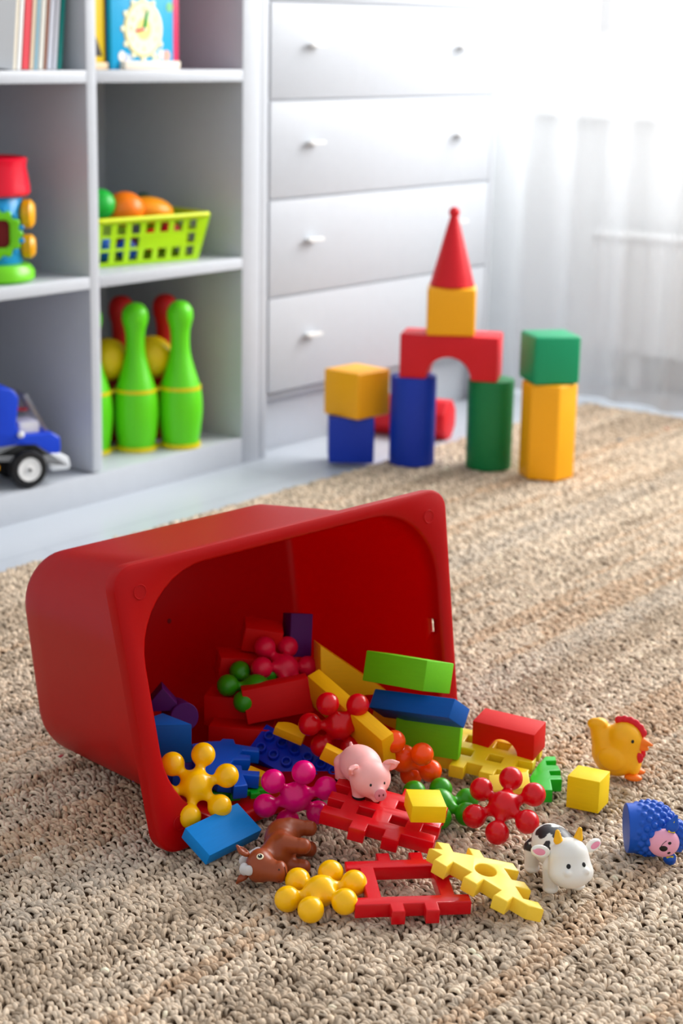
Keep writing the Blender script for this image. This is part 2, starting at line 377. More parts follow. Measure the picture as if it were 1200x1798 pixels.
cx = X0 + (ii.ravel()+.5)*px + .0016*np.sin(jj.ravel()*1.7); cy = Y0 + (jj.ravel()+.6)*py; row = jj.ravel()
cx = cx + rng.normal(0, .0010, cx.size); cy = cy + rng.normal(0, .0010, cy.size)
P = np.stack([cx, cy, 0*cx-0.8], -1); dep = P @ np.array(CF); u = 600 + 3171.94*(P @ np.array(CR))/dep; v = 899 - 3171.94*(P @ np.array(CU))/dep
keep = (dep > .75) & (u > -900) & (u < 2100) & (v < 3300) & (cy < Y1-.004) & (cx < X1-.003)
main = ((u > -90) & (u < 1290) & (v < 1900))[keep]; cx, cy, row, dep = cx[keep], cy[keep], row[keep], dep[keep]
def noise1(a, seed, sc):
    r = np.random.default_rng(seed); t = r.random(4096); q = a/sc + 1000; i = np.floor(q).astype(int); fr = q-i; fr = fr*fr*(3-2*fr); return t[i % 4096]*(1-fr)+t[(i+1) % 4096]*fr
def tufts(sel, nr, ns, seed, split=False):
    r = np.random.default_rng(seed); X, Y, Rw = cx[sel], cy[sel], row[sel]; K = len(X)
    ang = PI/2 + r.normal(-.30, .40, K); Ln = .0050*(1+r.normal(0, .18, K)); rad = .0032*(1+r.normal(0, .16, K)); ht = .0049*(1+r.normal(0, .16, K)); sk = r.normal(0, .25, K)
    if split:     # two yarns side by side in every loop
        K *= 2; rp = lambda a: np.repeat(a, 2); sg = np.tile([-1., 1.], K//2); X, Y, Rw, ang, Ln, rad, ht, sk = map(rp, (X, Y, Rw, ang, Ln, rad, ht, sk))
        o_ = sg*rad*.56; X = X - np.sin(ang)*o_; Y = Y + np.cos(ang)*o_; ang = ang + r.normal(0, .16, K) + sg*.10; rad = rad*.62*(1+r.normal(0, .12, K)); ht = ht*(1+r.normal(0, .12, K)); Ln = Ln*(1+r.normal(0, .12, K)); sk = sk + r.normal(0, .2, K)
    th = np.linspace(-.15, PI+.15, nr)            # along the arch
    s = -np.cos(th)[None, :]*Ln[:, None]; hz = .0016 + np.sin(th)[None, :]*ht[:, None] + sk[:, None]*s*.25
    side = np.sin(th*1.0)[None, :]*r.normal(0, .0012, K)[:, None]
    tx, ty = np.cos(ang)[:, None], np.sin(ang)[:, None]
    C = np.stack([X[:, None]+s*tx-side*ty, Y[:, None]+s*ty+side*tx, hz], -1)          # K,nr,3
    Tn = np.gradient(C, axis=1); Tn /= np.linalg.norm(Tn, axis=-1, keepdims=True)
    B = np.stack([-ty.repeat(nr, 1), tx.repeat(nr, 1), 0*s], -1); Nn = np.cross(Tn, B)
    prof = np.sin(np.linspace(.35, PI-.35, nr))**.5
    ph = np.linspace(0, 2*PI, ns, endpoint=False) 
    rr = (rad[:, None]*prof[None, :])[:, :, None]
    flat = 1 + .12*r.normal(0, 1, (K, 1, ns))
    V = C[:, :, None, :] + rr[..., None]*flat[..., None]*(np.cos(ph)[None, None, :, None]*Nn[:, :, None, :]*.9 + np.sin(ph)[None, None, :, None]*B[:, :, None, :]*1.12)
    base = np.arange(K)[:, None, None]*nr*ns; a = np.arange(nr-1)[None, :, None]*ns; c = np.arange(ns)[None, None, :]; c2 = (c+1) % ns
    F = np.stack([base+a+c, base+a+c2, base+a+ns+c2, base+a+ns+c], -1).reshape(-1, 4)
    # colours: bands along the rows plus knot by knot variation
    tone = noise1(Rw*1.0, 3, 4.2)*.55 + noise1(Rw + 37*np.floor(X*3.3+noise1(Rw*1., 5, 3)*2), 9, 1.6)*.45; t2 = noise1(Y*100, 11, 9)
    base_c = np.array([[.71, .575, .43], [.38, .275, .18], [.53, .32, .17], [.54, .465, .38]])
    wgt = np.stack([.75+0*tone, .9*(tone > .60), .9*(tone < .30)*(t2 > .25), .9*(t2 < .3)], -1) + r.random((K, 4))*np.array([.7, .5, .28, .4]); wgt = wgt**2; wgt /= wgt.sum(1, keepdims=True)
    colr = wgt @ base_c; colr *= (1 + r.normal(0, .17, K))[:, None]; odd = r.random(K); colr[odd > .9997] = (.35, .02, .03); colr[odd < .0003] = (.05, .16, .25)
    colr = np.clip(colr, .02, .9)
    cc = np.concatenate([colr, np.ones((K, 1))], 1)[:, None, :].repeat(nr*ns, 1).reshape(-1, 4)
    st = np.zeros((K, nr, ns, 3)); st[..., 0] = (np.arange(nr)*.35)[None, :, None]; st[..., 1] = np.cos(ph)*2.2 + (r.random(K)*90)[:, None, None]; st[..., 2] = np.sin(ph)*2.2
    return V.reshape(-1, 3), F, cc, st.reshape(-1, 3)
near = (dep < 2.15) & main
mid = (dep >= 2.15) & (dep < 2.9) & main
parts = [tufts(near, 7, 6, 1, True), tufts(mid, 6, 5, 3, True), tufts(~near & ~mid, 5, 5, 2)]
off = 0; Vs, Fs, Cs, Ss = [], [], [], []
for V, F, Cc, St in parts: Vs.append(V); Fs.append(F+off); Cs.append(Cc); Ss.append(St); off += len(V)
V = np.concatenate(Vs).astype(np.float32); F = np.concatenate(Fs); me = bpy.data.meshes.new('pile'); V[:, 2] += .0008
me.vertices.add(len(V)); me.vertices.foreach_set('co', V.ravel()); me.loops.add(F.size); me.loops.foreach_set('vertex_index', F.ravel().astype(np.int32)); me.polygons.add(len(F))
me.polygons.foreach_set('loop_start', np.arange(0, F.size, 4, dtype=np.int32)); me.polygons.foreach_set('loop_total', np.full(len(F), 4, np.int32))
me.update(); smooth(me); vcol(me, np.concatenate(Cs))
sa = me.attributes.new('strand', 'FLOAT_VECTOR', 'POINT'); sa.data.foreach_set('vector', np.concatenate(Ss).astype(np.float32).ravel())
pile = link('rug_pile', me, rm, rug); pile['kind'] = 'stuff'
del Vs, Fs, Cs, Ss, V, F, parts


# ------------------------------------------------------------------ big red storage bin lying on its side
bW = Vector((0.9841053, -0.17574538, 0.0255015)); bU = Vector((0.00308749, 0.1605114, 0.98702916)); bN = bW.cross(bU)
binT = thing('storage_bin', 'big red plastic storage bin tipped on its side with toys spilling out', 'bin')
mw = Matrix((bW, bU, bN)).transposed().to_4x4(); mw.translation = (1.2109, 1.1463, 0.0005); binT.matrix_world = mw
def rring(bm, x0, x1, y0, y1, r, c, nc=10, ne=6, taper=0.0):
    pts = []
    cs = [(x1-r, y0+r, -PI/2), (x1-r, y1-r, 0), (x0+r, y1-r, PI/2), (x0+r, y0+r, PI)]
    for k, (a, b, t0) in enumerate(cs):
        for i in range(nc+1): t = t0 + PI/2*i/nc; pts.append((a+r*math.cos(t), b+r*math.sin(t)))
        nx = cs[(k+1) % 4]; e0 = pts[-1]; e1 = (nx[0]+r*math.cos(nx[2]), nx[1]+r*math.sin(nx[2]))
        for i in range(1, ne): pts.append((e0[0]+(e1[0]-e0[0])*i/ne, e0[1]+(e1[1]-e0[1])*i/ne))
    out = []
    for x, y in pts:
        x += taper*(y/.30-.5)*2*(x/.448-.5)*2*.5   # the soft rim is a touch wider at the top
        out.append(bm.verts.new((x, y, c)))
    return out
def loft(bm, rings):
    for A, B in zip(rings, rings[1:]):
        n = len(A)
        for i in range(n): bm.faces.new((A[i], A[(i+1) % n], B[(i+1) % n], B[i]))
W_, H_ = .448, .300
bx0, bx1, by0, by1, BD = .056, .452, .046, .279, -.281      # base outline
def lerp_rect(t, ins, c, rb, rt, ix=.020, iy=.013):
    # wall section at t: 0 base, 1 rim
    return (bx0+(ix-bx0)*t+ins, bx1+(W_-.016-bx1)*t-ins, by0+(iy-by0)*t+ins, by1+(H_-iy-by1)*t-ins, max(.004, rb+(rt-rb)*t-ins), c)
bm = bmesh.new(); th = .0028; rings = []
for f in (.0, .25, .5, .75, .94):
    x0, x1, y0, y1, r, c = lerp_rect(0, th+.012, BD+th, .058, .1); sx = (1-f)
    mx_, my_ = (x0+x1)/2, (y0+y1)/2; q = 1-f*.999
    rings.insert(0, (mx_-(mx_-x0)*q, mx_+(x1-mx_)*q, my_-(my_-y0)*q, my_+(y1-my_)*q, r*q, c))
rings = [rring(bm, *a) for a in rings]
bm.faces.new(rings[0][::-1])
TP = .016
for k, (i_, c_) in enumerate(((th+.0065, .0015), (th+.0025, .0045), (th, .010))): rings.append(rring(bm, *lerp_rect(0, i_, BD+th+c_, .058, .1)))
for t in (.15, .3, .45, .6, .75, .9): rings.append(rring(bm, *lerp_rect(t, th, BD*(1-t)-.004*t, .058, .092), taper=TP*t))
rings.append(rring(bm, *lerp_rect(1, th, -.006, .058, .092), taper=TP)); rings.append(rring(bm, *lerp_rect(1, th-.0012, -.0018, .058, .092), taper=TP)); rings.append(rring(bm, *lerp_rect(1, th-.0035, -.0004, .058, .092), taper=TP))
rings.append(rring(bm, .0035, W_-.0035, .0035, H_-.0035, .0205, 0, taper=TP)); rings.append(rring(bm, .0008, W_-.0008, .0008, H_-.0008, .0232, -.0012, taper=TP)); rings.append(rring(bm, 0, W_, 0, H_, .024, -.004, taper=TP))
rings.append(rring(bm, .0005, W_-.0005, .0005, H_-.0005, .024, -.016, taper=TP)); rings.append(rring(bm, .003, W_-.003, .003, H_-.003, .021, -.016, taper=TP)); rings.append(rring(bm, .003, W_-.003, .003, H_-.003, .021, -.0035, taper=TP))
rings.append(rring(bm, *lerp_rect(1, -.0005, -.0035, .058, .092), taper=TP)); rings.append(rring(bm, *lerp_rect(.985, 0, -.009, .058, .092), taper=TP))
for t in (.9, .75, .6, .45, .3, .15, .04): rings.append(rring(bm, *lerp_rect(t, 0, BD*(1-t)-.004*t, .058, .092), taper=TP*t))
for i_, c_ in ((.0012, .003), (.005, .0004), (.010, 0)): rings.append(rring(bm, *lerp_rect(0, i_, BD+c_, .058, .1)))
loft(bm, rings); bm.faces.new(rings[-1])
body = link('bin_body', from_bm(bm, ang=50), BIN, binT)
# handle slot cut through the right wall
cut = link('slot_cutter', box(W_-.06, .134, -.0205, W_+.03, .150, -.0145, .0012), BIN, binT)
bo = body.modifiers.new('b', 'BOOLEAN'); bo.object = cut; bo.operation = 'DIFFERENCE'; bo.solver = 'EXACT'
dg = bpy.context.evaluated_depsgraph_get(); nm = bpy.data.meshes.new_from_object(body.evaluated_get(dg)); body.modifiers.clear(); body.data = nm; bpy.data.objects.remove(cut)
def ringmark(r): return lathe([(0, 0), (r-.001, 0), (r-.0006, .0005), (r, .0005), (r+.0004, 0)], 32)
rmk = ringmark(.0075); rmk.materials.append(BIN)
for a, b in ((.029, .029), (.029, .271), (.419, .271), (.419, .029)):
    o = link('molded_disc', rmk, None, binT); o.location = (a + (.006 if b > .1 else -.006)*(1 if a > .2 else -1), b, .0001)
o = link('injection_mark', lathe([(0, .0012), (.0022, .001), (.003, 0)], 16), mat('dark_red_plastic', (120, 2, 8), .5), binT); o.location = ((bx0+bx1)/2-.005, (by0+by1)/2+.002, BD+th)

# ------------------------------------------------------------------ ball-and-spoke stars
SB = Blob(.0055)
SB.ell((0, 0, 0), (.0158, .0158, .0152))
for k in range(6):
    a = k*PI/3; c, s_ = math.cos(a), math.sin(a); SB.cap((0, 0, 0), (c*.0328, s_*.0328, 0), .0052, .0048, .006); 
for k in range(6):
    a = k*PI/3; SB.ell((math.cos(a)*.0328, math.sin(a)*.0328, 0), (.0125,)*3, k=.0028)
star_me = SB.mesh(.0014)
def star(M, label, loc, rot):
    me = star_me.copy(); me.materials.clear(); o = link('ball_star', me, M); place(o, loc, rot); return tag(o, label, 'toy star', 'ball stars spilling from the bin')
star(P_YEL, 'yellow six-ball star leaning upright on the blue pieces inside the bin mouth', (1.2781, 1.1519, .0586), (17.6, -51.2, 20.9))
star(P_MAG, 'magenta pink six-ball star between the blue brick and the brown horse', (1.3537, 1.0818, .0397), (143.8, -69.9, -96.5))
star(P_RED, 'red six-ball star in the middle of the heap, behind the pig', (1.4653, 1.1112, .0776), (-123.1, -60.3, 163.1))
star(P_ORA, 'orange six-ball star lying between the pig and the light green block', (1.5008, 1.0510, .0442), (-176.3, -52.6, -174.3))
star(P_RED, 'red six-ball star tilted at the right end of the heap, beside the cow', (1.4869, .9114, .0333), (-5.4, -36.1, 18.7))
star(mat('pinkish_red_plastic', (225, 12, 60), .35), 'pinkish red six-ball star deep in the bin in front of the purple block', (1.5286, 1.2398, .0977), (-11.5, -38.7, 105.3))
star(P_YEL, 'yellow six-ball star lying flat on the rug at the very front', (1.2413, .9599, .0155), (173.3, -6.6, 21.4))
star(P_GRN, 'green six-ball star lying on the rug between the orange and the right red star', (1.478, .985, .018), (6, 4, -26))
star(P_GRN, 'green six-ball star deep in the bin, half hidden by the big red block', (1.4822, 1.2437, .0849), (16.4, 7.5, -42))

# ------------------------------------------------------------------ wooden blocks
def block(label, M, dims, loc, rot, group='wooden blocks spilling from the bin', name='wooden_block', bev=.0009):
    o = link(name, cbox(*dims, bev), M); place(o, loc, rot); return tag(o, label, 'block', group)
block('bright yellow wooden cube standing alone on the rug in front of the hen', W_YEL, (.0365, .0345, .0365), (1.6063, .8797, .0205), (0, 0, -79.4))
block('sky blue flat wooden block leaning on the bin rim below the yellow star', W_SKY, (.0722, .0398, .0150), (1.2680, 1.1081, .0215), (28.1, -3.9, -5.9))
block('small yellow wooden block lying on the red lattice plate beside the pig', W_YEL, (.0352, .0368, .0183), (1.3870, .9422, .0580), (4.1, 4.2, -43.6))
block('green wooden block topmost of the stack at the right side of the bin mouth', W_GRN, (.0854, .0498, .0337), (1.5528, 1.0836, .1215), (-18.3, -5.8, -92.6))
block('dark blue long wooden block under the topmost green block', W_BLU, (.1139, .0300, .0225), (1.5373, 1.0570, .0899), (-37.3, -8.9, -93.9))
block('light green thin wooden block standing on edge below the dark blue block', W_GRN, (.0734, .0147, .0386), (1.5588, 1.0574, .0500), (-2.8, 2.4, -68.6))
block('big red wooden block lying across the middle of the bin', W_RED, (.0751, .0300, .0389), (1.4804, 1.2117, .0800), (-8.6, -10.3, -45.5))
block('purple wooden block standing upright at the back of the bin', W_PUR, (.0271, .0304, .0507), (1.5755, 1.2600, .1205), (-15.8, 7.2, -33.2))
block('amber yellow long wooden block sloping down from the back to the green block', W_AMB, (.1318, .0163, .0475), (1.4839, 1.1091, .0800), (20.4, 15.9, -102.8))
block('dark red wooden block tilted at the back, above the pinkish star', W_RED, (.045, .032, .030), (1.5420, 1.2860, .122), (8, 10, -46))
block('dark red wooden block lying at the back below the tilted one', W_RED, (.050, .034, .030), (1.5120, 1.2960, .092), (4, 6, -40))
block('dark wooden block in the shadow left of the big red block', W_RED, (.050, .036, .036), (1.4700, 1.2740, .058), (0, 0, -62))
block('red wooden block low in the shadow beneath the big red block', W_RED, (.070, .036, .030), (1.4560, 1.2420, .036), (0, 0, -62))
block('small yellow wooden piece between the blue brick and the middle red star', W_AMB, (.030, .012, .016), (1.4262, 1.086, .0600), (5, 24, -62))
block('small yellow wooden piece under the left end of the blue brick', W_AMB, (.040, .014, .012), (1.385, 1.150, .030), (5, 20, -60))
block('amber wooden piece wedged behind the light green thin block', W_AMB, (.050, .020, .030), (1.574, 1.112, .060), (0, 12, -80))
# wedge, triangular prisms
def wedge(label, M, pts, t, loc, rot, name='wooden_wedge', grp='wooden blocks spilling from the bin'):
    o = link(name, prism(pts, -t/2, t/2, .0008), M); place(o, loc, rot); return tag(o, label, 'block', grp)
wedge('amber yellow wooden wedge with a long slope at the right of the bin', W_AMB, [(-.020, -.028), (.062, -.028), (-.020, .034)], .034, (1.5700, 1.2000, .092), (84, 0, -38))
wedge('blue wooden triangular block standing at the left side inside the bin', W_BLU, [(-.034, -.012), (.034, -.012), (.004, .018)], .045, (1.3060, 1.2290, .080), (4, 0, -46))
wedge('purple wooden triangular block behind the blue triangular block', W_PUR, [(-.022, 0), (.022, 0), (0, .026)], .03, (1.3610, 1.2760, .088), (84, 0, -45))
o = link('wooden_cylinder', lathe([(0, -.018), (.0152, -.018), (.016, -.0172), (.016, .0172), (.0152, .018), (0, .018)], 40), W_PUR); place(o, (1.3740, 1.2620, .080), (80, 0, -30)); tag(o, 'purple wooden cylinder lying beside the purple triangular block', 'block', 'wooden blocks spilling from the bin')
# rounded amber slab
bm = bmesh.new(); pts = [(-.017, -.008)] + [(-.017+.034*i/10, -.008 + .018*math.sin(PI*(.18+.64*i/10))) for i in range(11)] + [(.017, -.008)]
wedge('amber wooden slab with a rounded side lying over the end of the blue brick', W_AMB, pts, .011, (1.4498, 1.1673, .0600), (14, 18, -66), 'wooden_arch_slab')
# arch block
def arch_me(l, d, h, r, bev=.001, n=20):
    pts = [(-l/2, 0), (-r, 0)] + [(r*math.cos(PI - PI*i/n), r*math.sin(PI*i/n)) for i in range(1, n)] + [(r, 0), (l/2, 0), (l/2, h), (-l/2, h)]
    me = prism(pts, -d/2, d/2, bev, ang=30)
    me.transform(Matrix.Rotation(PI/2, 4, 'X')); return me
o = link('wooden_arch', arch_me(.0745, .0359, .0325, .0175), W_RED); place(o, (1.6341+.001, .9998, .0450-.016), (6.6, 1.9, -79.9)); tag(o, 'red wooden arch block standing on the yellow lattice plate', 'block', 'wooden blocks spilling from the bin')

# ------------------------------------------------------------------ studded brick
bt = thing('studded_brick', 'dark blue plastic building brick with round studs under the magenta star', 'building brick', (1.4344, 1.1800, .0401), (-87.9, 31.4, -47.3))
UB = .0170
link('brick_body', box(-.0125, -.0085-UB-.004, -.021, 5*UB+.0125, .0125, 0, .0008), P_BRK, bt)
sm_ = lathe([(.0034, .0005), (.0036, .0050), (.0040, .0056), (.0055, .0056), (.0060, .0050), (.0062, 0)], 28); sm_.materials.append(P_BRK)
hole_me = lathe([(0, .0006), (.0036, .0006)], 20); hole_me.materials.append(mat('stud_hollow_shade_blue', (0, 40, 150), .5))  # shade inside the hollow studs painted as a darker brick blue
for i in range(6):
    for j in range(2):
        o = link('stud', sm_, None, bt); o.location = (i*UB, -j*UB, 0); q = link('stud_hollow', hole_me, None, o)
place(bt, (1.4525, 1.1990, .0450), (36.0, 16.9, -80.1))

# ------------------------------------------------------------------ interlocking plates
GX = [0, 1.2, 2.4, 3.6, 4.9, 6.1, 7.3, 8.5]; GY = [-1, 0, 1, 2.1, 3.1, 4.2, 5.2, 6.2]
def lattice_cells():
    f = set()
    for j in (1, 3, 5):
        for i in range(7): f.add((i, j))
    for i in (1, 3, 5):
        for j in range(1, 6): f.add((i, j))
    f -= set(); 
    for i in (2, 4): f.add((i, 0)); f.add((i, 6))
    return f
LAT = cells_loops(GX, GY, lattice_cells(), .0138)
def lattice(M, label, loc, rot, cut=None):
    o = link('lattice_plate', plate(LAT, .0155, .0014), M); place(o, loc, rot); return tag(o, label, 'plastic plate', 'interlocking plastic plates')
P_PRD = mat('scarlet_plastic', (212, 10, 24), .22)
lattice(P_PRD, 'red plastic lattice plate with square holes that the pig stands on', (1.3215, 1.0237, .0520), (6.0, 9.6, -66.3))
lattice(P_YEL2 if False else mat('lemon_plastic', (244, 206, 30), .33), 'yellow plastic lattice plate with square holes under the red wooden arch', (1.5583, 1.0618, .0300), (7.2, 3.9, -72.9))
FX = [0, 1, 2.05, 2.5, 3.5, 5, 6, 6.4, 7.45, 8.5]; FY = [-1, 0, 1, 4.9, 5.9, 6.9]
f = set()
for i in range(9): f.add((i, 1)); f.add((i, 3))
for i in (1, 7): f.add((i, 2))
for i in (3, 5): f.add((i, 0)); f.add((i, 4))
o = link('frame_plate', plate(cells_loops(FX, FY, f, .0130), .0150, .0014), P_PRD); place(o, (1.2345, .9137, .0185), (6.1, .8, -44.8)); tag(o, 'red plastic square frame with a big open middle, flat on the rug at the front', 'plastic plate', 'interlocking plastic plates')
GE = [(2.3, 61.4), (11.1, 51.6), (2.4, 40.2), (14.5, 26.1), (22.3, 36.8), (29.2, 26.9), (22.2, 16.9), (39.6, -6.2), (32.3, -18.0), (23.3, -6.5), (13.5, -22.0), (21.2, -31.6), (13.9, -44.0), (5.9, -31.4), (-4.8, -47.2), (3.0, -59.1), (-3.6, -69.7), (-12.2, -57.6), (-12.6, -40.1), (-24.1, -41.6), (-26.2, -26.7), (-12.8, -26.2), (-12.4, -5.9), (-25.9, -7.4), (-26.4, 8.3), (-12.5, 9.1), (-13.8, 29.4), (-26.8, 27.9), (-27.0, 43.1), (-13.0, 44.3), (-14.2, 58.3), (-4.4, 50.0)]
def area2(L): return sum(a[0]*b[1]-b[0]*a[1] for a, b in zip(L, L[1:]+L[:1]))
GE = [(x/1000, y/1000) for x, y in GE]
if area2(GE) < 0: GE = GE[::-1]
hole = [(.0035+.0105*math.cos(-2*PI*i/32), .0027+.0105*math.sin(-2*PI*i/32)) for i in range(32)]
o = link('toothed_strip', plate([GE, hole], .0150, .0013), P_LYE); place(o, (1.3452, .8415, .0325), (12.7, 2.5, 0)); tag(o, 'pale yellow plastic toothed strip with a round hole, leaning on the red frame', 'plastic plate', 'interlocking plastic plates')
GR = [(41.7, 26.2), (49.1, 17.4), (38.5, 9.8), (30.6, 18.8), (20.5, 11.5), (28.2, 2.0), (17.2, -8.6), (8.0, 1.0), (-1.5, -7.0), (5.5, -15.5), (-3.6, -22.5), (-12.0, -13.0), (-35.5, -29.7), (-41.7, -22.2), (-32.7, -13.0), (-39.4, -5.0), (-20.6, 8.1), (-3.8, 13.9), (17.1, 20.5)]
GR = [(x/1000, y/1000) for x, y in GR]
if area2(GR) < 0: GR = GR[::-1]
o = link('toothed_strip', plate([GR], .0150, .0013), P_LGR); place(o, (1.6213, .9414, .0175)); tag(o, 'bright green plastic toothed piece on the rug under the arch end of the yellow lattice', 'plastic plate', 'interlocking plastic plates')
BL_ = [(-5.1, 55.0), (8.9, 49.2), (12.4, 47.7), (24.0, 38.8), (30.5, 40.7), (38.9, 31.2), (31.3, 21.8), (43.8, -1.8), (36.2, -8.2), (25.5, 6.8), (16.0, 3.1), (22.8, -7.0), (14.3, -14.1), (1.4, -1.4), (-10.5, -6.0), (-3.1, -16.4), (-10.8, -24.1), (0.9, -38.5), (-8.9, -45.8), (-18.5, -31.6), (-32.9, -50.6), (-46.4, -42.8), (-37.4, -32.0), (-46.1, -20.7), (-45.0, 1.0), (-35.3, 21.7)]
BL_ = [(x/1000, y/1000) for x, y in BL_]
if area2(BL_) < 0: BL_ = BL_[::-1]
o = link('toothed_strip', plate([BL_], .0160, .0018), P_BLU); place(o, (1.378, 1.1897, .0455), (5.4, -.7, 0)); tag(o, 'blue plastic toothed piece on top of the blue pile in the bin mouth', 'plastic plate', 'interlocking plastic plates')
sc_lat = cells_loops(GX, GY, lattice_cells(), .0088)
o = link('lattice_plate', plate(sc_lat, .0150, .0016), P_BLU); place(o, (1.3060, 1.2680, .036), (-4, 3, -50)); tag(o, 'blue plastic plate half hidden behind the upright yellow star', 'plastic plate', 'interlocking plastic plates')
o = link('lattice_plate', plate(sc_lat, .0150, .0016), P_LGR); place(o, (1.3300, 1.1800, .0245), (0, 0, -40)); tag(o, 'green plastic plate peeking out beneath the blue toothed piece', 'plastic plate', 'interlocking plastic plates')
o = link('wooden_block', prism([(-.0215, -.012), (.0215, -.012), (.0215, .012), (-.0215, .012)], -.006, .006, .0012), P_LYE); place(o, (1.5480, .9430, .0270), (22, -6, -52)); tag(o, 'flat pale yellow block leaning behind the right red star', 'block', 'wooden blocks spilling from the bin')

# ------------------------------------------------------------------ rubber animals
def surf(B, o, d, far=.08):
    o = np.array(o, float); d = np.array(d, float); d /= np.linalg.norm(d); t = far
    for _ in range(60):
        e = B.d((o+d*t)[None])[0]
        if e < 2e-5: break
        t -= e*.9
    p = o+d*t; h = 4e-4; n_ = np.array([(B.d((p+np.eye(3)[i]*h)[None])[0]-B.d((p-np.eye(3)[i]*h)[None])[0]) for i in range(3)]); n_ /= np.linalg.norm(n_); return Vector(p), Vector(n_)
def stick(name, me, M, parent, p, nrm, up=(0, 0, 1), lift=0):
    q = nrm.to_track_quat('Z', 'Y'); o = link(name, me, M, parent); o.location = p + nrm*lift; o.rotation_euler = q.to_euler(); return o
def disc(r, sx=1, h=.0005): me = lathe([(0, h), (r*.6, h*.85), (r*.9, h*.4), (r, -h*.5)], 24); me.transform(Matrix.Diagonal((sx, 1, 1, 1))); return me
PINK = mat('pink_vinyl', (246, 176, 172), .48, sss=.35); PINK2 = mat('light_pink_vinyl', (240, 170, 196), .48, sss=.2); SNOUT = mat('snout_pink_vinyl', (222, 128, 140), .5, sss=.2)
CREAM = (0.80, .79, .74); WV = mat('white_vinyl', (238, 238, 232), .45, sss=.2)
# pig
pig = thing('toy_pig', 'small pink rubber pig standing on the red lattice plate', 'toy pig', (1.3870, 1.0180, .0500), (0, 4, -120)); pig.scale = (1.03, 1.03, 1.03); B = Blob(.006)
B.ell((-.013, 0, .0258), (.0270, .0205, .0185)).ell((.0125, 0, .0228), (.0185, .0202, .0182), k=.005)
B.cap((.024, 0, .0190), (.0335, 0, .0175), .0085, .0056, .005).cap((.020, 0, .012), (.028, 0, .0095), .006, .0045, .004)
for x, y in ((.008, .0105), (.008, -.0105), (-.030, .0125), (-.030, -.0125)): B.cap((x, y, .022), (x+(.001 if x > 0 else -.001), y, .0045), .0088, .0062, .003)
for s_ in (1, -1): B.cap((.0140, s_*.0140, .0320), (.0125, s_*.0185, .0350), .0035, .0032, .003)
B.cap((-.038, 0, .034), (-.0400, 0, .0370), .0024, .0016, .002)
B.cut((0, 0, -.017), (.2, .2, .0180))
link('pig_body', B.mesh(.00105), PINK, pig)
for s_ in (1, -1):
    e = Blob(.002).ell((0, 0, 0), (.0028, .0068, .0078), (0, 0, 0)).cap((0, 0, .004), (.0006, 0, .0095), .004, .0012, .002).cut((.0050, 0, .001), (.0042, .0045, .006))
    o = link('ear', e.mesh(.0006), PINK, pig); o.location = (.0135, s_*.0195, .0355); o.rotation_euler = (s_*R_(-62), R_(18), s_*R_(-25))
    p, nn = surf(B, (.013, 0, .0225), (1, s_*.44, .16)); stick('eye', disc(.0015, .8, .0004), INK, pig, p, nn)
sn = lathe([(0, .0012), (.0045, .0011), (.0058, .0004), (.006, -.001)], 28); sn.transform(Matrix.Diagonal((1, 1.05, 1, 1)))
o = link('snout', sn, SNOUT, pig); o.location = (.0385, 0, .0175); o.rotation_euler = (0, R_(78), 0)
for s_ in (1, -1): q = link('nostril', disc(.0009, 1.5, .0003), mat('nostril_red', (120, 24, 36), .6), o); q.location = (0, s_*.0022, .0012)
for x, y in ((.009, .0105), (.009, -.0105), (-.031, .0125), (-.031, -.0125)):
    o = link('hoof', lathe([(0, 0), (.0060, 0), (.0066, .0012), (.0067, .0040), (.0062, .0046), (0, .0046)], 24), INK, pig); o.location = (x, y, 0)
# cow
cow = thing('toy_cow', 'small white rubber cow with black patches and yellow horns, standing on the rug', 'toy cow', (1.4290, .8140, .001), (0, 0, -126)); B = Blob(.006)
B.ell((-.006, 0, .0335), (.0315, .0205, .0205)); B.ell((.030, 0, .038), (.0175, .0198, .0200), k=.004); B.ell((.037, 0, .0265), (.0175, .0222, .0150), (0, 8, 0), k=.006)
for x, y in ((.021, .0140), (.021, -.0140), (-.025, .0145), (-.025, -.0145)): B.cap((x, y, .026), (x, y, .006), .0085, .0072, .003).ell((x+.001, y, .0035), (.0078, .0076, .0042), k=.0015)
for s_ in (1, -1): B.ell((.0500, s_*.0095, .0320), (.0030, .0036, .0030), k=.002)
B.cap((-.036, 0, .040), (-.041, 0, .030), .002, .002, .002); B.cut((0, 0, -.0175), (.3, .3, .0180))
me = B.mesh(.0011); V = verts(me); C = np.ones((len(V), 4)); C[:, :3] = CREAM; r2 = np.random.default_rng(5)
wob = .0016*(np.sin(V[:, 0]*520)+np.sin(V[:, 1]*610+1)+np.sin(V[:, 2]*570+2))
for c, r in (((.002, .010, .054), .0125), ((-.022, .012, .046), .009), ((-.034, -.004, .044), .0095), ((.006, .021, .033), .0068), ((.004, .0205, .024), .0058), ((-.016, .021, .033), .0058), ((-.018, .020, .026), .0045), ((-.034, .010, .030), .006), ((-.010, -.010, .052), .011), ((.012, -.018, .040), .008), ((-.022, -.017, .030), .008), ((.000, -.002, .056), .010)):
    m_ = (np.linalg.norm(V-np.array(c), axis=1)+wob < r) & (V[:, 0] < .0165); C[m_, :3] = (.012, .011, .014)
vcol(me, C); link('cow_body', me, paint_mat('cow_vinyl', .45, .15), cow)
hd = thing('head_details', None, None) if False else None
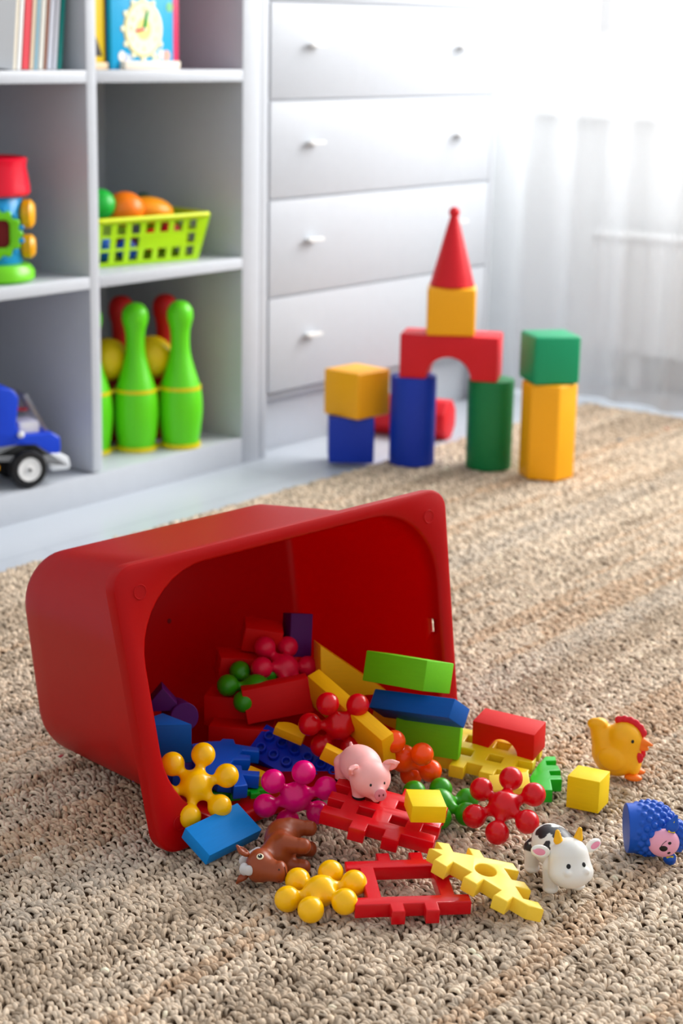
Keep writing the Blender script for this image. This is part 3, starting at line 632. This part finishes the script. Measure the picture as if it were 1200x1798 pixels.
for s_ in (1, -1):
    e = Blob(.002).ell((0, 0, 0), (.0030, .0095, .0064)).cut((.0046, .001*s_, 0), (.0038, .0072, .0044)); o = link('ear', e.mesh(.0007), WV, cow); o.location = (.0245, s_*.0275, .0455); o.rotation_euler = (s_*R_(12), R_(-6), s_*R_(14))
    q = link('inner_ear', ball_me(.001, 1.2, 7.2, 4.5, 20), mat('inner_ear_pink', (238, 150, 178), .5), o); q.location = (.0014, .001*s_, 0)
    hn = Blob(.002).cap((0, 0, 0), (0, s_*.0012, .009), .0046, .0022); o = link('horn', hn.mesh(.0007), mat('horn_yellow', (246, 184, 20), .4), cow); o.location = (.0265, s_*.0105, .0560)
    p, nn = surf(B, (.032, 0, .036), (1, s_*.50, .14)); stick('eye', disc(.0026, .85, .0005), INK, cow, p, nn)
    e = Blob(.002).ell((0, 0, 0), (.002, .003, .002))
for s_ in (-1, ):
    pts = []
    for i in range(7): p, nn = surf(B, (.035, 0, .0255), (1, -s_*(.9+.14*math.sin(i/6*PI)), -.34-.16*i/6)); pts.append(p + nn*.0001)
    link('mouth_line', tube(pts, .00035, 6), INK, cow)
link('udder', ball_me(.007, 1, 1, .6), mat('inner_ear_pink', (238, 150, 178), .5), cow).location = (-.012, 0, .0150)
# horse lying on its right flank
hr = thing('toy_horse', 'small brown rubber horse with a white mane lying on its side on the rug', 'toy horse'); a = R_(-150)
xl = Vector((math.cos(a), math.sin(a), 0)); zl = Vector((-xl.y*-1*-1, xl.x*-1*-1, 0)); zl = Vector((math.cos(R_(120)), math.sin(R_(120)), 0)); yl = zl.cross(xl)
mw = Matrix((xl*.98, yl*.98, zl*.82)).transposed().to_4x4(); mw.translation = (1.2690, 1.0380, .0205); hr.matrix_world = mw
BRN = mat('brown_vinyl', (146, 66, 28), .38, sss=.12, scale=.5); B = Blob(.006)
B.ell((-.032, 0, -.001), (.0225, .0220, .0220)); B.ell((-.008, 0, -.004), (.0215, .0200, .0195), k=.004)
B.cap((.004, 0, .004), (.020, 0, .012), .0150, .0125, .006)
B.ell((.030, 0, .014), (.0165, .0170, .0165), k=.004); B.cap((.034, 0, .008), (.041, 0, -.010), .0130, .0100, .005); B.ell((.040, 0, -.0135), (.0088, .0108, .0078), k=.003)
for x, y in ((.001, .0115), (.001, -.0115), (-.038, .0115), (-.038, -.0115)):
    B.cap((x, y, -.010), (x+(.002 if x > -.01 else -.002), y, -.0285), .0105, .0075, .004); B.cap((x+(.002 if x > -.01 else -.002), y, -.0305), (x+(.002 if x > -.01 else -.002), y, -.0350), .0082, .0078, .0008)
link('horse_body', B.mesh(.0011), BRN, hr)
for s_ in (1, -1):
    e = Blob(.002).ell((0, 0, 0), (.0060, .0034, .0080)).cap((0, 0, .004), (0, s_*.002, .0100), .0035, .0014, .002).cut((.0010, s_*.0045, .001), (.0036, .0036, .0060)); o = link('ear', e.mesh(.0006), BRN, hr); o.location = (.030, s_*.0135, .0330); o.rotation_euler = (s_*R_(-28), R_(8), 0)
    p, nn = surf(B, (.033, 0, .010), (.42, s_, .10))
    o = stick('eye', disc(.0042, .85, .0005), mat('eye_white', (236, 226, 190), .3), hr, p, nn, lift=-.0001); q = link('pupil', disc(.0030, .8, .0006), INK, o); q.location = (0, 0, .0003); q2 = link('eye_glint', disc(.0007, 1, .0003), WPL, o); q2.location = (.0006, .0008, .0009)
    p, nn = surf(B, (.040, 0, -.012), (.75, s_*.55, -.1)); stick('nostril', disc(.0012, .8, .0003), mat('dark_brown', (60, 24, 10), .6), hr, p, nn)
pts = []
for i in range(9): p, nn = surf(B, (.040, 0, -.0135), (.45, .9-1.8*i/8, -.62)); pts.append(p+nn*.0001)
link('mouth_line', tube(pts, .0005, 6), mat('dark_brown', (60, 24, 10), .6), hr)
MAN = mat('mane_grey', (206, 204, 204), .5, sss=.1)
mb = Blob(.003)
for i in range(6): t = i/5; mb.ell((.022-.022*t, 0, .034-.012*t), (.0034, .0056, .0065), k=.0012)
link('mane', mb.mesh(.0007), MAN, hr)
mb = Blob(.003).ell((.040, 0, .0300), (.0050, .0065, .0060)).ell((.0445, .001, .0240), (.0030, .0055, .0060)); link('forelock', mb.mesh(.0007), MAN, hr)
for i in range(5): p = [(.0205-.0040*i, .0054*math.sin(v), .0325-.0022*i+.0068*math.cos(v)) for v in np.linspace(-1.5, 1.5, 9)]; link('mane_line', tube(p, .0003, 6), INK, hr)
tb = Blob(.003).cap((-.053, 0, .006), (-.060, 0, -.012), .005, .0035); link('tail', tb.mesh(.0008), MAN, hr)
# hen
hen = thing('toy_hen', 'yellow rubber hen with a red comb and orange beak behind the yellow cube', 'toy hen', (1.700, .897, .002), (0, 0, -72)); B = Blob(.008)
YV = mat('yellow_vinyl', (248, 178, 8), .42, sss=.15); B.ell((.000, 0, .0240), (.0270, .0215, .0240)); B.ell((.0080, 0, .0455), (.0200, .0185, .0200), k=.007)
B.cap((-.012, 0, .030), (-.0215, 0, .0540), .0160, .0110, .006).ell((-.0265, .004, .0550), (.0080, .0062, .0070), k=.001).ell((-.0235, -.005, .0590), (.0110, .0055, .0075), k=.001); B.ell((.0215, 0, .0150), (.006, .014, .012), k=.005)
for s_ in (1, -1): B.ell((-.003, s_*.0190, .0250), (.0150, .0045, .0120), (0, 18, 0), k=.0025)
B.cut((0, 0, -.0175), (.3, .3, .0180)); link('hen_body', B.mesh(.0012), YV, hen)
cb = Blob(.0022)
for i in range(6): t = i/5; an = R_(112-88*t); cb.ell((.0080+.0215*math.cos(an), 0, .0455+.0215*math.sin(an)), (.0046, .0034, .0050))
link('comb', cb.mesh(.0008), mat('comb_red', (214, 8, 34), .4), hen)
bk = Blob(.003).cap((.0265, 0, .0440), (.0385, 0, .0415), .0062, .0014).cap((.026, 0, .0380), (.0330, 0, .0360), .0055, .0022); link('beak', bk.mesh(.0008), mat('beak_orange', (246, 120, 14), .4), hen)
for s_ in (1, -1):
    p, nn = surf(B, (.0100, 0, .0465), (.62, s_, .12)); stick('eye', disc(.0021, .9, .0005), INK, hen, p, nn)
    wt = Blob(.002).ell((0, 0, 0), (.0046, .0022, .0062)); o = link('wattle', wt.mesh(.0007), mat('comb_red', (214, 8, 34), .4), hen); o.location = (.0265, s_*.0075, .0270)
    ft = Blob(.003).ell((0, 0, 0), (.0100, .0062, .0040)); o = link('foot', ft.mesh(.0008), mat('beak_orange', (246, 120, 14), .4), hen); o.location = (.0215, s_*.0100, .0040)
# sheep lying on its side
sh = thing('toy_sheep', 'small blue woolly rubber sheep with a pink face, lying on its side', 'toy sheep'); zl = Vector((.6087, -.7930, .02)).normalized(); xl = Vector((-.76, -.60, -.16)); xl = (xl - zl*xl.dot(zl)).normalized(); yl = zl.cross(xl)
mw = Matrix((xl, yl, zl)).transposed().to_4x4(); mw.translation = (1.5300, .7920, .0265); sh.matrix_world = mw
BV = mat('royal_blue_vinyl', (0, 80, 186), .42, sss=.1); B = Blob(.004)
B.ell((-.002, 0, .024), (.0285, .0250, .0275)); B.cap((-.002, 0, -.006), (-.002, 0, .020), .0250, .0255, .004); gr = PI*(3-math.sqrt(5))
for i in range(150):
    t = (i+.5)/150; zz = 1-1.95*t; r = math.sqrt(max(0, 1-zz*zz)); an = gr*i; d_ = np.array([r*math.cos(an)*.0280, r*math.sin(an)*.0248, zz*.0270]); B.ell(d_+np.array([-.002, 0, .024]), (.0037,)*3, k=.0009)
B.cut((0, 0, -.0175), (.3, .3, .0180)); link('sheep_body', B.mesh(.00095), BV, sh)
tf = Blob(.004).ell((.012, 0, .0510), (.0105, .0150, .0085))
for i in range(46):
    t = (i+.5)/46; zz = 1-1.5*t; r = math.sqrt(max(0, 1-zz*zz)); an = gr*i; tf.ell((.012+r*math.cos(an)*.0105, r*math.sin(an)*.0150, .0510+zz*.0085), (.0032,)*3, k=.0008)
link('wool_tuft', tf.mesh(.0009), BV, sh)
fb = Blob(.003).ell((.0245, 0, .0345), (.0105, .0155, .0158)); link('face', fb.mesh(.0009), PINK2, sh)
for s_ in (1, -1):
    p, nn = surf(fb, (.0245, 0, .0345), (1, s_*.62, .44)); stick('eye', disc(.0019, .85, .0004), INK, sh, p, nn)
    e = Blob(.002).ell((0, 0, 0), (.0024, .0068, .0052)).cap((0, 0, 0), (0, s_*.0095, .001), .0042, .0012, .002); o = link('ear', e.mesh(.0007), BV, sh); o.location = (.0240, s_*.0190, .0420); o.rotation_euler = (s_*R_(12), 0, s_*R_(8))
    q = link('inner_ear', prism([(-.0042, -.0028), (-.0042, .0032), (.0062, .0004)], 0, .0006, .0001), mat('ear_yellow', (226, 206, 30), .4), o); q.location = (.0022, 0, 0); o.scale = (1.2, 1.25, 1.25)
    q.rotation_euler = Matrix(((0, 0, 1), (s_, 0, 0), (0, s_, 0))).to_euler()
p, nn = surf(fb, (.0245, 0, .0345), (1, 0, -.18)); stick('nose', disc(.0042, .8, .0008), INK, sh, p, nn)
pts = []
for i in range(11): t = i/10; p, nn = surf(fb, (.0245, 0, .0345), (1, -.95*t, -.50+.05*t+.55*t*t)); pts.append(p+nn*.0001)
link('mouth_line', tube(pts, .0003, 6), INK, sh)

# ------------------------------------------------------------------ castle of large soft blocks
GC = 'large soft plastic blocks of the castle'
def big(name, me, M, label, loc, rot=0, rx=0, ry=0, cat='block'):
    o = link(name, me, M); place(o, loc, (rx, ry, rot)); return tag(o, label, cat, GC)
zt = .0085
cyl = lambda r, h: lathe([(0, 0), (r-.004, 0), (r-.001, .001), (r, .004), (r, h-.004), (r-.001, h-.001), (r-.004, h), (0, h)], 48)
big('cylinder_block', cyl(.0445, .174), S_BLU, 'tall blue cylinder block carrying the left foot of the red arch', (2.8185, 1.973, 0))
big('cylinder_block', cyl(.0445, .174), S_GRN, 'tall dark green cylinder block carrying the right foot of the red arch', (2.8895, 1.841, 0))
A_ = [(math.cos(R_(60*i+30))*.0535, math.sin(R_(60*i+30))*.0535) for i in range(6)]
big('hexagon_column', prism(A_, 0, .182, .004, 3), S_YEL, 'tall yellow six-sided column standing at the right of the castle', (2.9015, 1.7185, 0), -158)
big('cube_block', box(-.0450, -.0450, 0, .0450, .0450, .0905, .006, 3), S_TEA, 'green cube block on top of the yellow six-sided column', (2.9050, 1.7235, .1825), -39)
big('cube_block', box(-.0445, -.0445, 0, .0445, .0445, .089, .005, 3), S_BLU, 'blue cube block standing on the rug edge at the left of the castle', (2.7660, 2.083, 0), -51)
big('cube_block', box(-.0460, -.0460, 0, .0460, .0460, .090, .004, 3), S_YEL, 'yellow cube block turned corner-on on top of the blue cube', (2.7740, 2.076, .0895), -96)
o = big('arch_block', arch_me(.1880, .080, .0850, .0430, .003, 28), S_RED, 'red arch block bridging the blue and the green cylinder', (2.8500, 1.909, .1745), -63.5)
big('cube_block', box(-.0460, -.0400, 0, .0460, .0400, .090, .006, 3), S_YEL, 'yellow cube block standing on top of the red arch', (2.8390, 1.9050, .2600), -56)
pr = [(0, 0), (.0405, 0), (.0420, .0015), (.0420, .003), (.0085, .1270), (.0075, .1300)]
pr += [(.0105*math.cos(t), .1375+.0105*math.sin(t)) for t in np.linspace(-.75, PI/2, 12)]; pr[-1] = (0, .148)
big('cone_block', lathe(pr, 48), S_RED, 'red cone block with a round knob at the very top of the castle', (2.8390, 1.9050, .3505), 0, cat='block')
A8 = [(math.cos(R_(45*i+22.5))*.0435, math.sin(R_(45*i+22.5))*.0435) for i in range(8)]
big('octagon_column', prism(A8, -.085, .085, .003, 3), S_RED, 'red eight-sided column lying on the floor behind the blue cylinder', (3.060, 2.145, .0315), -75, 0, 90)

# ------------------------------------------------------------------ toys on the shelves
GZ = .0425
prf = [(0, 0), (.030, 0), (.0335, .002), (.0350, .010), (.0395, .040), (.0420, .070), (.0405, .100), (.0345, .125), (.0260, .152), (.0195, .178), (.0178, .200), (.0190, .222), (.0235, .240), (.0245, .250), (.0225, .262), (.0150, .272), (.0060, .276), (0, .2765)]
def smooth_prof(p, n=5):
    q = [p[0], p[1]]
    for i in range(1, len(p)-2):
        p0, p1, p2, p3 = p[i-1], p[i], p[i+1], p[i+2]
        for k in range(1, n+1):
            t = k/n; f_ = lambda a: .5*((2*p1[a])+(-p0[a]+p2[a])*t+(2*p0[a]-5*p1[a]+4*p2[a]-p3[a])*t*t+(-p0[a]+3*p1[a]-3*p2[a]+p3[a])*t**3); q.append((max(0, f_(0)), f_(1)))
    q.append(p[-1]); return q
pinm = lathe(smooth_prof(prf), 40, 60); PG = mat('pin_green', (96, 214, 20), .35, sss=.05); PR = mat('pin_red', (206, 20, 22), .4); PY = mat('rack_yellow', (222, 206, 10), .4)
P0, P1, P2 = (2.338, 2.368), (2.414, 2.324), (2.490, 2.281)
bk_ = (.058, .099)
def pin(M, label, x, y, grp):
    o = link('bowling_pin', pinm.copy(), M); o.data.materials.clear(); o.data.materials.append(M); place(o, (x, y, GZ+.0012)); return tag(o, label, 'bowling pin', grp)
pin(PG, 'green bowling pin standing rightmost in the lower compartment', *P2, 'green bowling pins'); pin(PG, 'green bowling pin in the middle, left of the rightmost one', *P1, 'green bowling pins'); pin(PG, 'green bowling pin mostly hidden behind the shelf divider', *P0, 'green bowling pins')
for (x, y), lb in ((P2, 'red bowling pin standing behind the rightmost green pin'), (P1, 'red bowling pin standing behind the middle green pin')): pin(PR, lb, x+.048, y+.082, 'red bowling pins')
rk = thing('pin_rack', 'yellow ring rack holding the green bowling pins together', 'rack', (0, 0, GZ))
def ringm(r, w_=.0022, h=.007): return lathe([(r, 0), (r+w_, 0), (r+w_, h), (r, h), (r, 0)], 40)
for x, y in (P0, P1, P2):
    link('lower_ring', ringm(.0355, .003, .009), PY, rk).location = (x, y, .0005); link('upper_ring', ringm(.0375, .0022, .007), PY, rk).location = (x, y, .111)
for (x, y), (x2, y2) in ((P0, P1), (P1, P2)):
    for z in (.003, .113): link('ring_link', tube([(x+(x2-x)*.46, y+(y2-y)*.46, z), (x+(x2-x)*.54, y+(y2-y)*.54, z)], .0035), PY, rk)
for (x, y, z), lb in (((2.478, 2.341, .208), 'yellow bowling ball between the two green pins'), ((2.402, 2.384, .208), 'yellow bowling ball at the left behind the divider')):
    o = thing('bowling_ball', lb, 'ball', (x, y, z), (0, 0, 0), 'yellow bowling balls'); link('ball', ball_me(.040, n=40), mat('ball_yellow', (238, 196, 4), .4), o); link('seam', lathe([(.0398, -.001), (.0407, 0), (.0398, .001)], 40), mat('ball_yellow', (238, 196, 4), .4), o).rotation_euler = (1.2, .4, 0)
# basket
bs = thing('basket', 'bright green plastic basket with square holes filled with toy fruit', 'basket', (2.435, 2.372, .3930), (0, 0, -9)); BG = mat('basket_green', (176, 226, 16), .35, sss=.05, trans=.12)
bw_, bd_, bh_ = .235, .150, .085; fl = .024
def wallpanel(w0, w1, h, cols, rows, holes):
    """trapezoid wall with square holes, as plate loops: bottom width w0, top w1"""
    loops = [[(-w0/2, 0), (w0/2, 0), (w1/2, h), (-w1/2, h)]]
    for (cx_, cy_) in holes: a = .0098; loops.append([(cx_-a, cy_-a), (cx_-a, cy_+a), (cx_+a, cy_+a), (cx_+a, cy_-a)])
    return plate(loops, .0022, .0004, 1)
fh = []
n_ = 7
for i in range(n_):
    x = -.101 + .0325*i
    fh.append((x, .068))
    if i in (0, 1, 2, 6): fh.append((x, .043))
    fh.append((x, .018))
for sgn in (-1, 1):
    o = link('side_wall', wallpanel(bw_, bw_+2*fl*.72, bh_, 7, 3, fh), BG, bs); o.location = (0, sgn*bd_/2, 0); o.rotation_euler = (PI/2+sgn*-R_(11), 0, 0) if sgn > 0 else (PI/2+R_(11), 0, 0)
    eh = [(x, y) for x in (-.048, -.016, .016, .048) for y in (.018, .043, .068)]
    o = link('end_wall', wallpanel(bd_, bd_+2*fl*.72, bh_, 4, 3, eh), BG, bs); o.location = (sgn*bw_/2, 0, 0); o.rotation_euler = Euler((PI/2, 0, PI/2)).to_matrix().to_euler() ; o.rotation_euler = (Matrix.Rotation(sgn*R_(11), 3, 'Y') @ Euler((PI/2, 0, PI/2)).to_matrix()).to_euler()
link('bottom', box(-bw_/2, -bd_/2, 0, bw_/2, bd_/2, .0025, .0005), BG, bs)
rimw, rimd = bw_/2+.0185, bd_/2+.0185
def rrect(a, b, r, z, n=8): return [(sx*(a-r)+r*math.cos(t0+PI/2*i/n), sy*(b-r)+r*math.sin(t0+PI/2*i/n), z) for sx, sy, t0 in ((1, -1, -PI/2), (1, 1, 0), (-1, 1, PI/2), (-1, -1, PI)) for i in range(n+1)]
link('rim', tube(rrect(rimw, rimd, .02, bh_), .0048, 10, True), mat('rim_green', (206, 222, 10), .35), bs)
def fruit(name, me, M, label, loc, rot=(0, 0, 0)):
    o = link(name, me, M); place(o, loc, rot); return tag(o, label, 'toy fruit', 'toy fruit in the green basket')
fruit('toy_orange', ball_me(.036, 1, 1, .88), mat('fruit_orange', (255, 128, 10), .35, sss=.1), 'glossy orange toy fruit in the middle of the basket', (2.412, 2.345, .4900))
fruit('toy_mango', ball_me(.034, 1.35, 1, .75), mat('fruit_amber', (255, 160, 14), .35, sss=.1), 'long amber toy fruit at the right of the basket', (2.480, 2.345, .4830), (0, 8, -20))
fruit('toy_apple', ball_me(.030, 1, 1, .95), mat('fruit_green', (30, 180, 60), .35), 'green toy apple at the left end of the basket', (2.362, 2.360, .5000))
lf = Blob(.004).ell((0, 0, 0), (.030, .016, .008)).ell((.02, .014, .002), (.018, .010, .006)); fruit('toy_pepper', lf.mesh(.002), mat('leaf_green', (10, 96, 50), .45), 'dark green toy vegetable at the back of the basket', (2.520, 2.395, .4980), (10, 0, 20))
for k, (nm_, c, lb, x, y, z, r) in enumerate((('toy_tomato', (214, 12, 22), 'red toy tomato seen through the right holes of the basket', 2.468, 2.330, .430, .022), ('toy_berry', (0, 92, 205), 'blue toy ball seen through the left holes of the basket', 2.352, 2.345, .420, .024), ('toy_plum', (0, 80, 200), 'blue toy ball low in the basket beside the other blue one', 2.400, 2.330, .417, .020), ('toy_strawberry', (224, 20, 60), 'red toy fruit against the right end of the basket', 2.522, 2.335, .436, .023), ('toy_fig', (120, 30, 16), 'brown toy fruit at the bottom of the basket', 2.440, 2.370, .420, .022))):
    fruit(nm_, ball_me(r), mat('paint_'+nm_, c, .4), lb, (x, y, z))
# barrel toy
lt = thing('barrel_toy', 'round blue activity toy with a red lid, green gear and green base at the left', 'toy', (2.072, 2.322, .3930), (0, 0, -125)); BC = mat('sky_blue_plastic', (0, 150, 214), .3); LG = mat('lime_plastic', (112, 208, 20), .3); HR = mat('cherry_plastic', (226, 6, 44), .25)
link('barrel_base', lathe([(0, 0), (.062, 0), (.068, .005), (.068, .018), (.060, .028), (.045, .031), (0, .031)], 48), LG, lt); link('barrel_body', lathe([(0, .031), (.048, .031), (.049, .034), (.049, .140), (.047, .143), (0, .143)], 48), BC, lt)
link('lid', lathe([(0, .143), (.060, .143), (.064, .148), (.0635, .158), (.058, .190), (.060, .203), (.056, .206), (.052, .200), (.030, .198), (0, .198)], 48), HR, lt)
gl = []
for i in range(96): t = 2*PI*i/96; r = .040+.0032*math.cos(12*t); gl.append((r*math.cos(t), r*math.sin(t)))
hl = [(p[0], p[1]) for p in rrect(.021, .023, .010, 0)][::-1]
o = link('gear_window', plate([gl, hl], .016, .003), LG, lt); o.location = (.060, 0, .083); o.rotation_euler = (PI/2, 0, PI/2)
o2 = link('window_back', box(-.0225, -.024, -.001, .0225, .024, .001), mat('dark_red_plastic', (120, 2, 8), .5), o); o2.location = (0, 0, -.012)
for i in range(12): t = 2*PI*(i+.5)/12; q = link('gear_stud', ball_me(.0045, 1, 1, .5, 14), BC, o); q.location = (.0415*math.cos(t), .0415*math.sin(t), -.002)
for a, z, rr_ in ((75, .112, .024), (75, .058, .020)): q = link('side_knob', lathe([(0, 0), (rr_*.7, 0), (rr_, .006), (rr_, .018), (rr_*.7, .024), (0, .025)], 28), mat('amber_plastic', (240, 170, 10), .35), lt); q.location = (.046*math.cos(R_(a)), .046*math.sin(R_(a)), z); q.rotation_euler = (0, PI/2, R_(a))
# truck
tk = thing('toy_truck', 'blue and white toy truck with black wheels parked at the bottom left', 'toy truck', (2.074, 2.296, GZ), (0, 0, -22)); TB = mat('truck_blue', (0, 62, 200), .35); TW = mat('truck_white', (222, 226, 230), .35)
def sidepoly(pts, y0, y1, bev=.003): me = prism(pts, y0, y1, bev, 3); me.transform(Matrix.Rotation(PI/2, 4, 'X')); return me
link('chassis', sidepoly([(-.16, .030), (-.075, .030), (-.070, .050), (-.038, .060), (-.002, .074), (.028, .072), (.048, .050), (.058, .024), (.090, .024), (.094, .030), (.090, .046), (.074, .054), (-.16, .074)], -.040, .040), TW, tk)
link('cab', sidepoly([(-.16, .062), (-.004, .064), (.024, .064), (.046, .046), (.060, .034), (.072, .046), (.078, .062), (.077, .082), (.062, .092), (.005, .092), (-.002, .110), (.002, .140), (.004, .158), (-.006, .172), (-.030, .178), (-.050, .170), (-.054, .150), (-.054, .110), (-.16, .100)], -.037, .037, .004), TB, tk)
glm = bpy.data.materials.new('clear_plastic'); glm.use_nodes = True; n = glm.node_tree.nodes; L = glm.node_tree.links; t_ = n.new('ShaderNodeBsdfTransparent'); t_.inputs[0].default_value = (.85, .85, .95, 1); g_ = n.new('ShaderNodeBsdfGlossy'); g_.inputs['Roughness'].default_value = .1; ms = n.new('ShaderNodeMixShader'); ms.inputs[0].default_value = .25; L.new(t_.outputs[0], ms.inputs[1]); L.new(g_.outputs[0], ms.inputs[2]); L.new(ms.outputs[0], n['Material Output'].inputs[0])
link('windshield', sidepoly([(.012, .160), (.020, .162), (.058, .094), (.050, .092)], -.032, .032, .001), glm, tk)
link('seat', box(.006, -.026, .090, .044, .026, .112, .004), WPL, tk); link('steering_wheel', lathe([(.009, 0), (.013, .0015), (.009, .003), (.009, 0)], 20), P_RED, tk).location = (.020, .0, .128)
link('mirror', ball_me(.006), WPL, tk).location = (.004, -.040, .094)
for wx in (.014, -.120):
    for sgn in (-1, 1):
        wl = link('wheel', lathe([(0, -.010), (.024, -.011), (.031, -.009), (.0335, -.004), (.0335, .006), (.031, .011), (.022, .012), (.0205, .008), (0, .008)], 40), BLK, tk); wl.location = (wx, sgn*.040, .0338); wl.rotation_euler = (sgn*-PI/2, 0, 0)
        link('hub_cap', lathe([(0, .014), (.004, .014), (.005, .0115), (.010, .010), (.0165, .0115), (.020, .0125), (.021, .009), (.021, .006)], 32), WPL, wl); link('axle_cap', lathe([(0, .0158), (.003, .0152), (.0034, .0135)], 16), BLK, wl)
link('headlight', ball_me(.006, .6, 1, 1), mat('amber_plastic', (240, 170, 10), .35), tk).location = (-.040, -.039, .040)
# books
books = [((236, 228, 208), .0105, 'cream book directly right of the thick grey book', .21), ((240, 240, 238), .0090, 'white book left of the red one', .23), ((214, 44, 60), .0165, 'red book with a wide bright spine in the row', .24), ((226, 206, 178), .0085, 'beige book just right of the red one', .21), ((150, 190, 205), .0080, 'pale blue book beside the beige one', .22), ((226, 224, 214), .0110, 'off-white book in the middle right of the row', .235), ((176, 120, 96), .0060, 'thin brown book right of the off-white one', .21), ((206, 210, 222), .0120, 'light grey book left of the white-blue one', .235), ((222, 226, 236), .0090, 'white-blue book beside the teal one', .20), ((0, 140, 132), .0110, 'teal book, the last one on the right', .170)]
x = 2.0780; lean = 6.2
def book(cov, t, h, x, label, y=2.272, d=.19):
    b_ = thing('book', label, 'book', (x, y, .7398 + t*math.sin(R_(lean))), (0, lean, 0), 'books leaning on the top shelf'); Mc = mat('cover_%d_%d_%d' % cov, cov, .5)
    link('cover', sidebook(t, d, h), Mc, b_); link('pages', box(.0012, .004, .0015, t-.0012, d-.003, h-.002), mat('book_paper', (238, 232, 218), .8), b_)
def sidebook(t, d, h):
    bm = bmesh.new(); bm_box(bm, 0, 0, 0, .0012, d, h); bm_box(bm, t-.0012, 0, 0, t, d, h); bm_box(bm, 0, 0, 0, t, .0022, h); bmesh.ops.bevel(bm, geom=bm.edges[:], offset=.0003, segments=1, affect='EDGES'); return from_bm(bm)
book((150, 154, 158), .045, .25, 2.0280, 'thick grey marbled book at the left end of the row', 2.262)
for cov, t, lb, h in books: book(cov, t, h, x, lb); x += t+.0013
# teaching clock
ck = thing('toy_clock', 'blue wooden teaching clock board with green and red hands on the top shelf', 'toy clock', (2.328, 2.290, .7396)); CB = mat('clock_blue', (0, 164, 214), .4); CP = mat('clock_pink', (226, 40, 96), .4); CF_ = mat('clock_face_cream', (238, 232, 196), .5)
link('board', box(0, 0, 0, .158, .012, .200, .0008), CB, ck); link('pink_frame', box(.158, .000, 0, .172, .060, .200, .001), CP, ck); link('back_board', box(0, .052, 0, .158, .060, .200, .0008), CP, ck)
link('base_slab', box(.020, -.014, 0, .162, .0, .0145, .002), mat('pale_wood', (240, 226, 206), .5, 'wood'), ck)
cf = thing('clock_face', None, None) if False else None
cfl = link('clock_face', lathe([(0, .0022), (.0475, .0022), (.049, .001), (.049, 0)], 48), mat('clock_rim', (238, 222, 150), .5), ck); cfl.location = (.079, 0, .0690); cfl.rotation_euler = (PI/2, 0, 0)
q = link('dial', lathe([(0, .0028), (.044, .0028), (.0445, .002)], 48), CF_, cfl); q = link('dial_center', lathe([(0, .0032), (.018, .0032), (.0185, .0026)], 32), mat('dial_yellow', (240, 224, 130), .5), cfl)
hcol = {1: (150, 190, 215), 2: (230, 160, 140), 3: (220, 190, 150), 4: (160, 210, 160), 5: (200, 200, 230), 6: (235, 190, 150), 7: (230, 170, 190), 8: (170, 200, 190), 9: (230, 140, 120), 10: (180, 215, 150), 11: (150, 180, 220), 12: (230, 190, 140)}
for h in range(1, 13):
    a = R_(90-30*h); tc_ = bpy.data.curves.new('t', 'FONT'); tc_.body = str(h); tc_.size = .013; tc_.extrude = .0002; tc_.align_x = 'CENTER'; tc_.align_y = 'CENTER'; to = bpy.data.objects.new('t', tc_); COL.objects.link(to)
    tm = bpy.data.meshes.new_from_object(to.evaluated_get(bpy.context.evaluated_depsgraph_get())); bpy.data.objects.remove(to); o = link('numeral', tm, mat('num_%d' % h, hcol[h], .5), cfl); o.location = (.0335*math.cos(a), .0335*math.sin(a), .0031)
    if h not in (2, 3): o = link('petal', ball_me(.0055, 1, 1, .25, 14), CF_, cfl); o.location = (.0515*math.cos(a), .0515*math.sin(a), .001)
o = link('minute_hand', prism([(-.0045, 0), (.0045, .002), (.003, .028), (0, .036), (-.003, .028)], 0, .001, .0002), mat('hand_green', (0, 160, 60), .4), cfl); o.location = (0, 0, .0036); o.rotation_euler = (0, 0, R_(-16))
o = link('hour_hand', prism([(-.0025, 0), (.0025, 0), (.003, .016), (0, .024), (-.003, .016)], 0, .001, .0002), mat('hand_red', (230, 60, 60), .4), cfl); o.location = (0, 0, .0044); o.rotation_euler = (0, 0, R_(97))
link('hub', ball_me(.003, 1, 1, .6, 14), WPL, cfl).location = (0, 0, .005)
for x_, z_, c in ((.026, .022, (236, 226, 210)), (.040, .017, (190, 200, 235)), (.125, .026, (225, 232, 240)), (.140, .024, (240, 170, 150)), (.112, .018, (200, 225, 190)), (.148, .108, (120, 200, 140))):
    o = link('painted_flower', lathe([(0, .0008), (.009, .0008), (.0095, 0)], 16), mat('flower_%d' % c[2], c, .5), ck); o.location = (x_, 0, z_); o.rotation_euler = (PI/2, 0, 0)
yb = thing('shape_board', 'yellow wooden board with black shapes beside the teaching clock', 'toy board', (2.250, 2.300, .7396)); link('board', box(0, 0, .012, .072, .010, .200, .0008), mat('board_yellow', (226, 188, 0), .45), yb); link('base_slab', box(0, -.006, 0, .074, .022, .012, .001), W_NAT, yb)
o = link('triangle_mark', prism([(-.016, 0), (.016, 0), (0, .034)], 0, .0006, .0001), mat('black_brown_paint', (52, 44, 38), .5), yb); o.location = (.050, .0003, .022); o.rotation_euler = (PI/2, 0, 0)
o = link('oval_mark', lathe([(0, .0006), (.0165, .0006), (.017, 0)], 32), mat('black_brown_paint', (52, 44, 38), .5), yb); o.location = (.030, .0003, .105); o.rotation_euler = (PI/2, 0, 0); o.scale = (1, 1.25, 1)
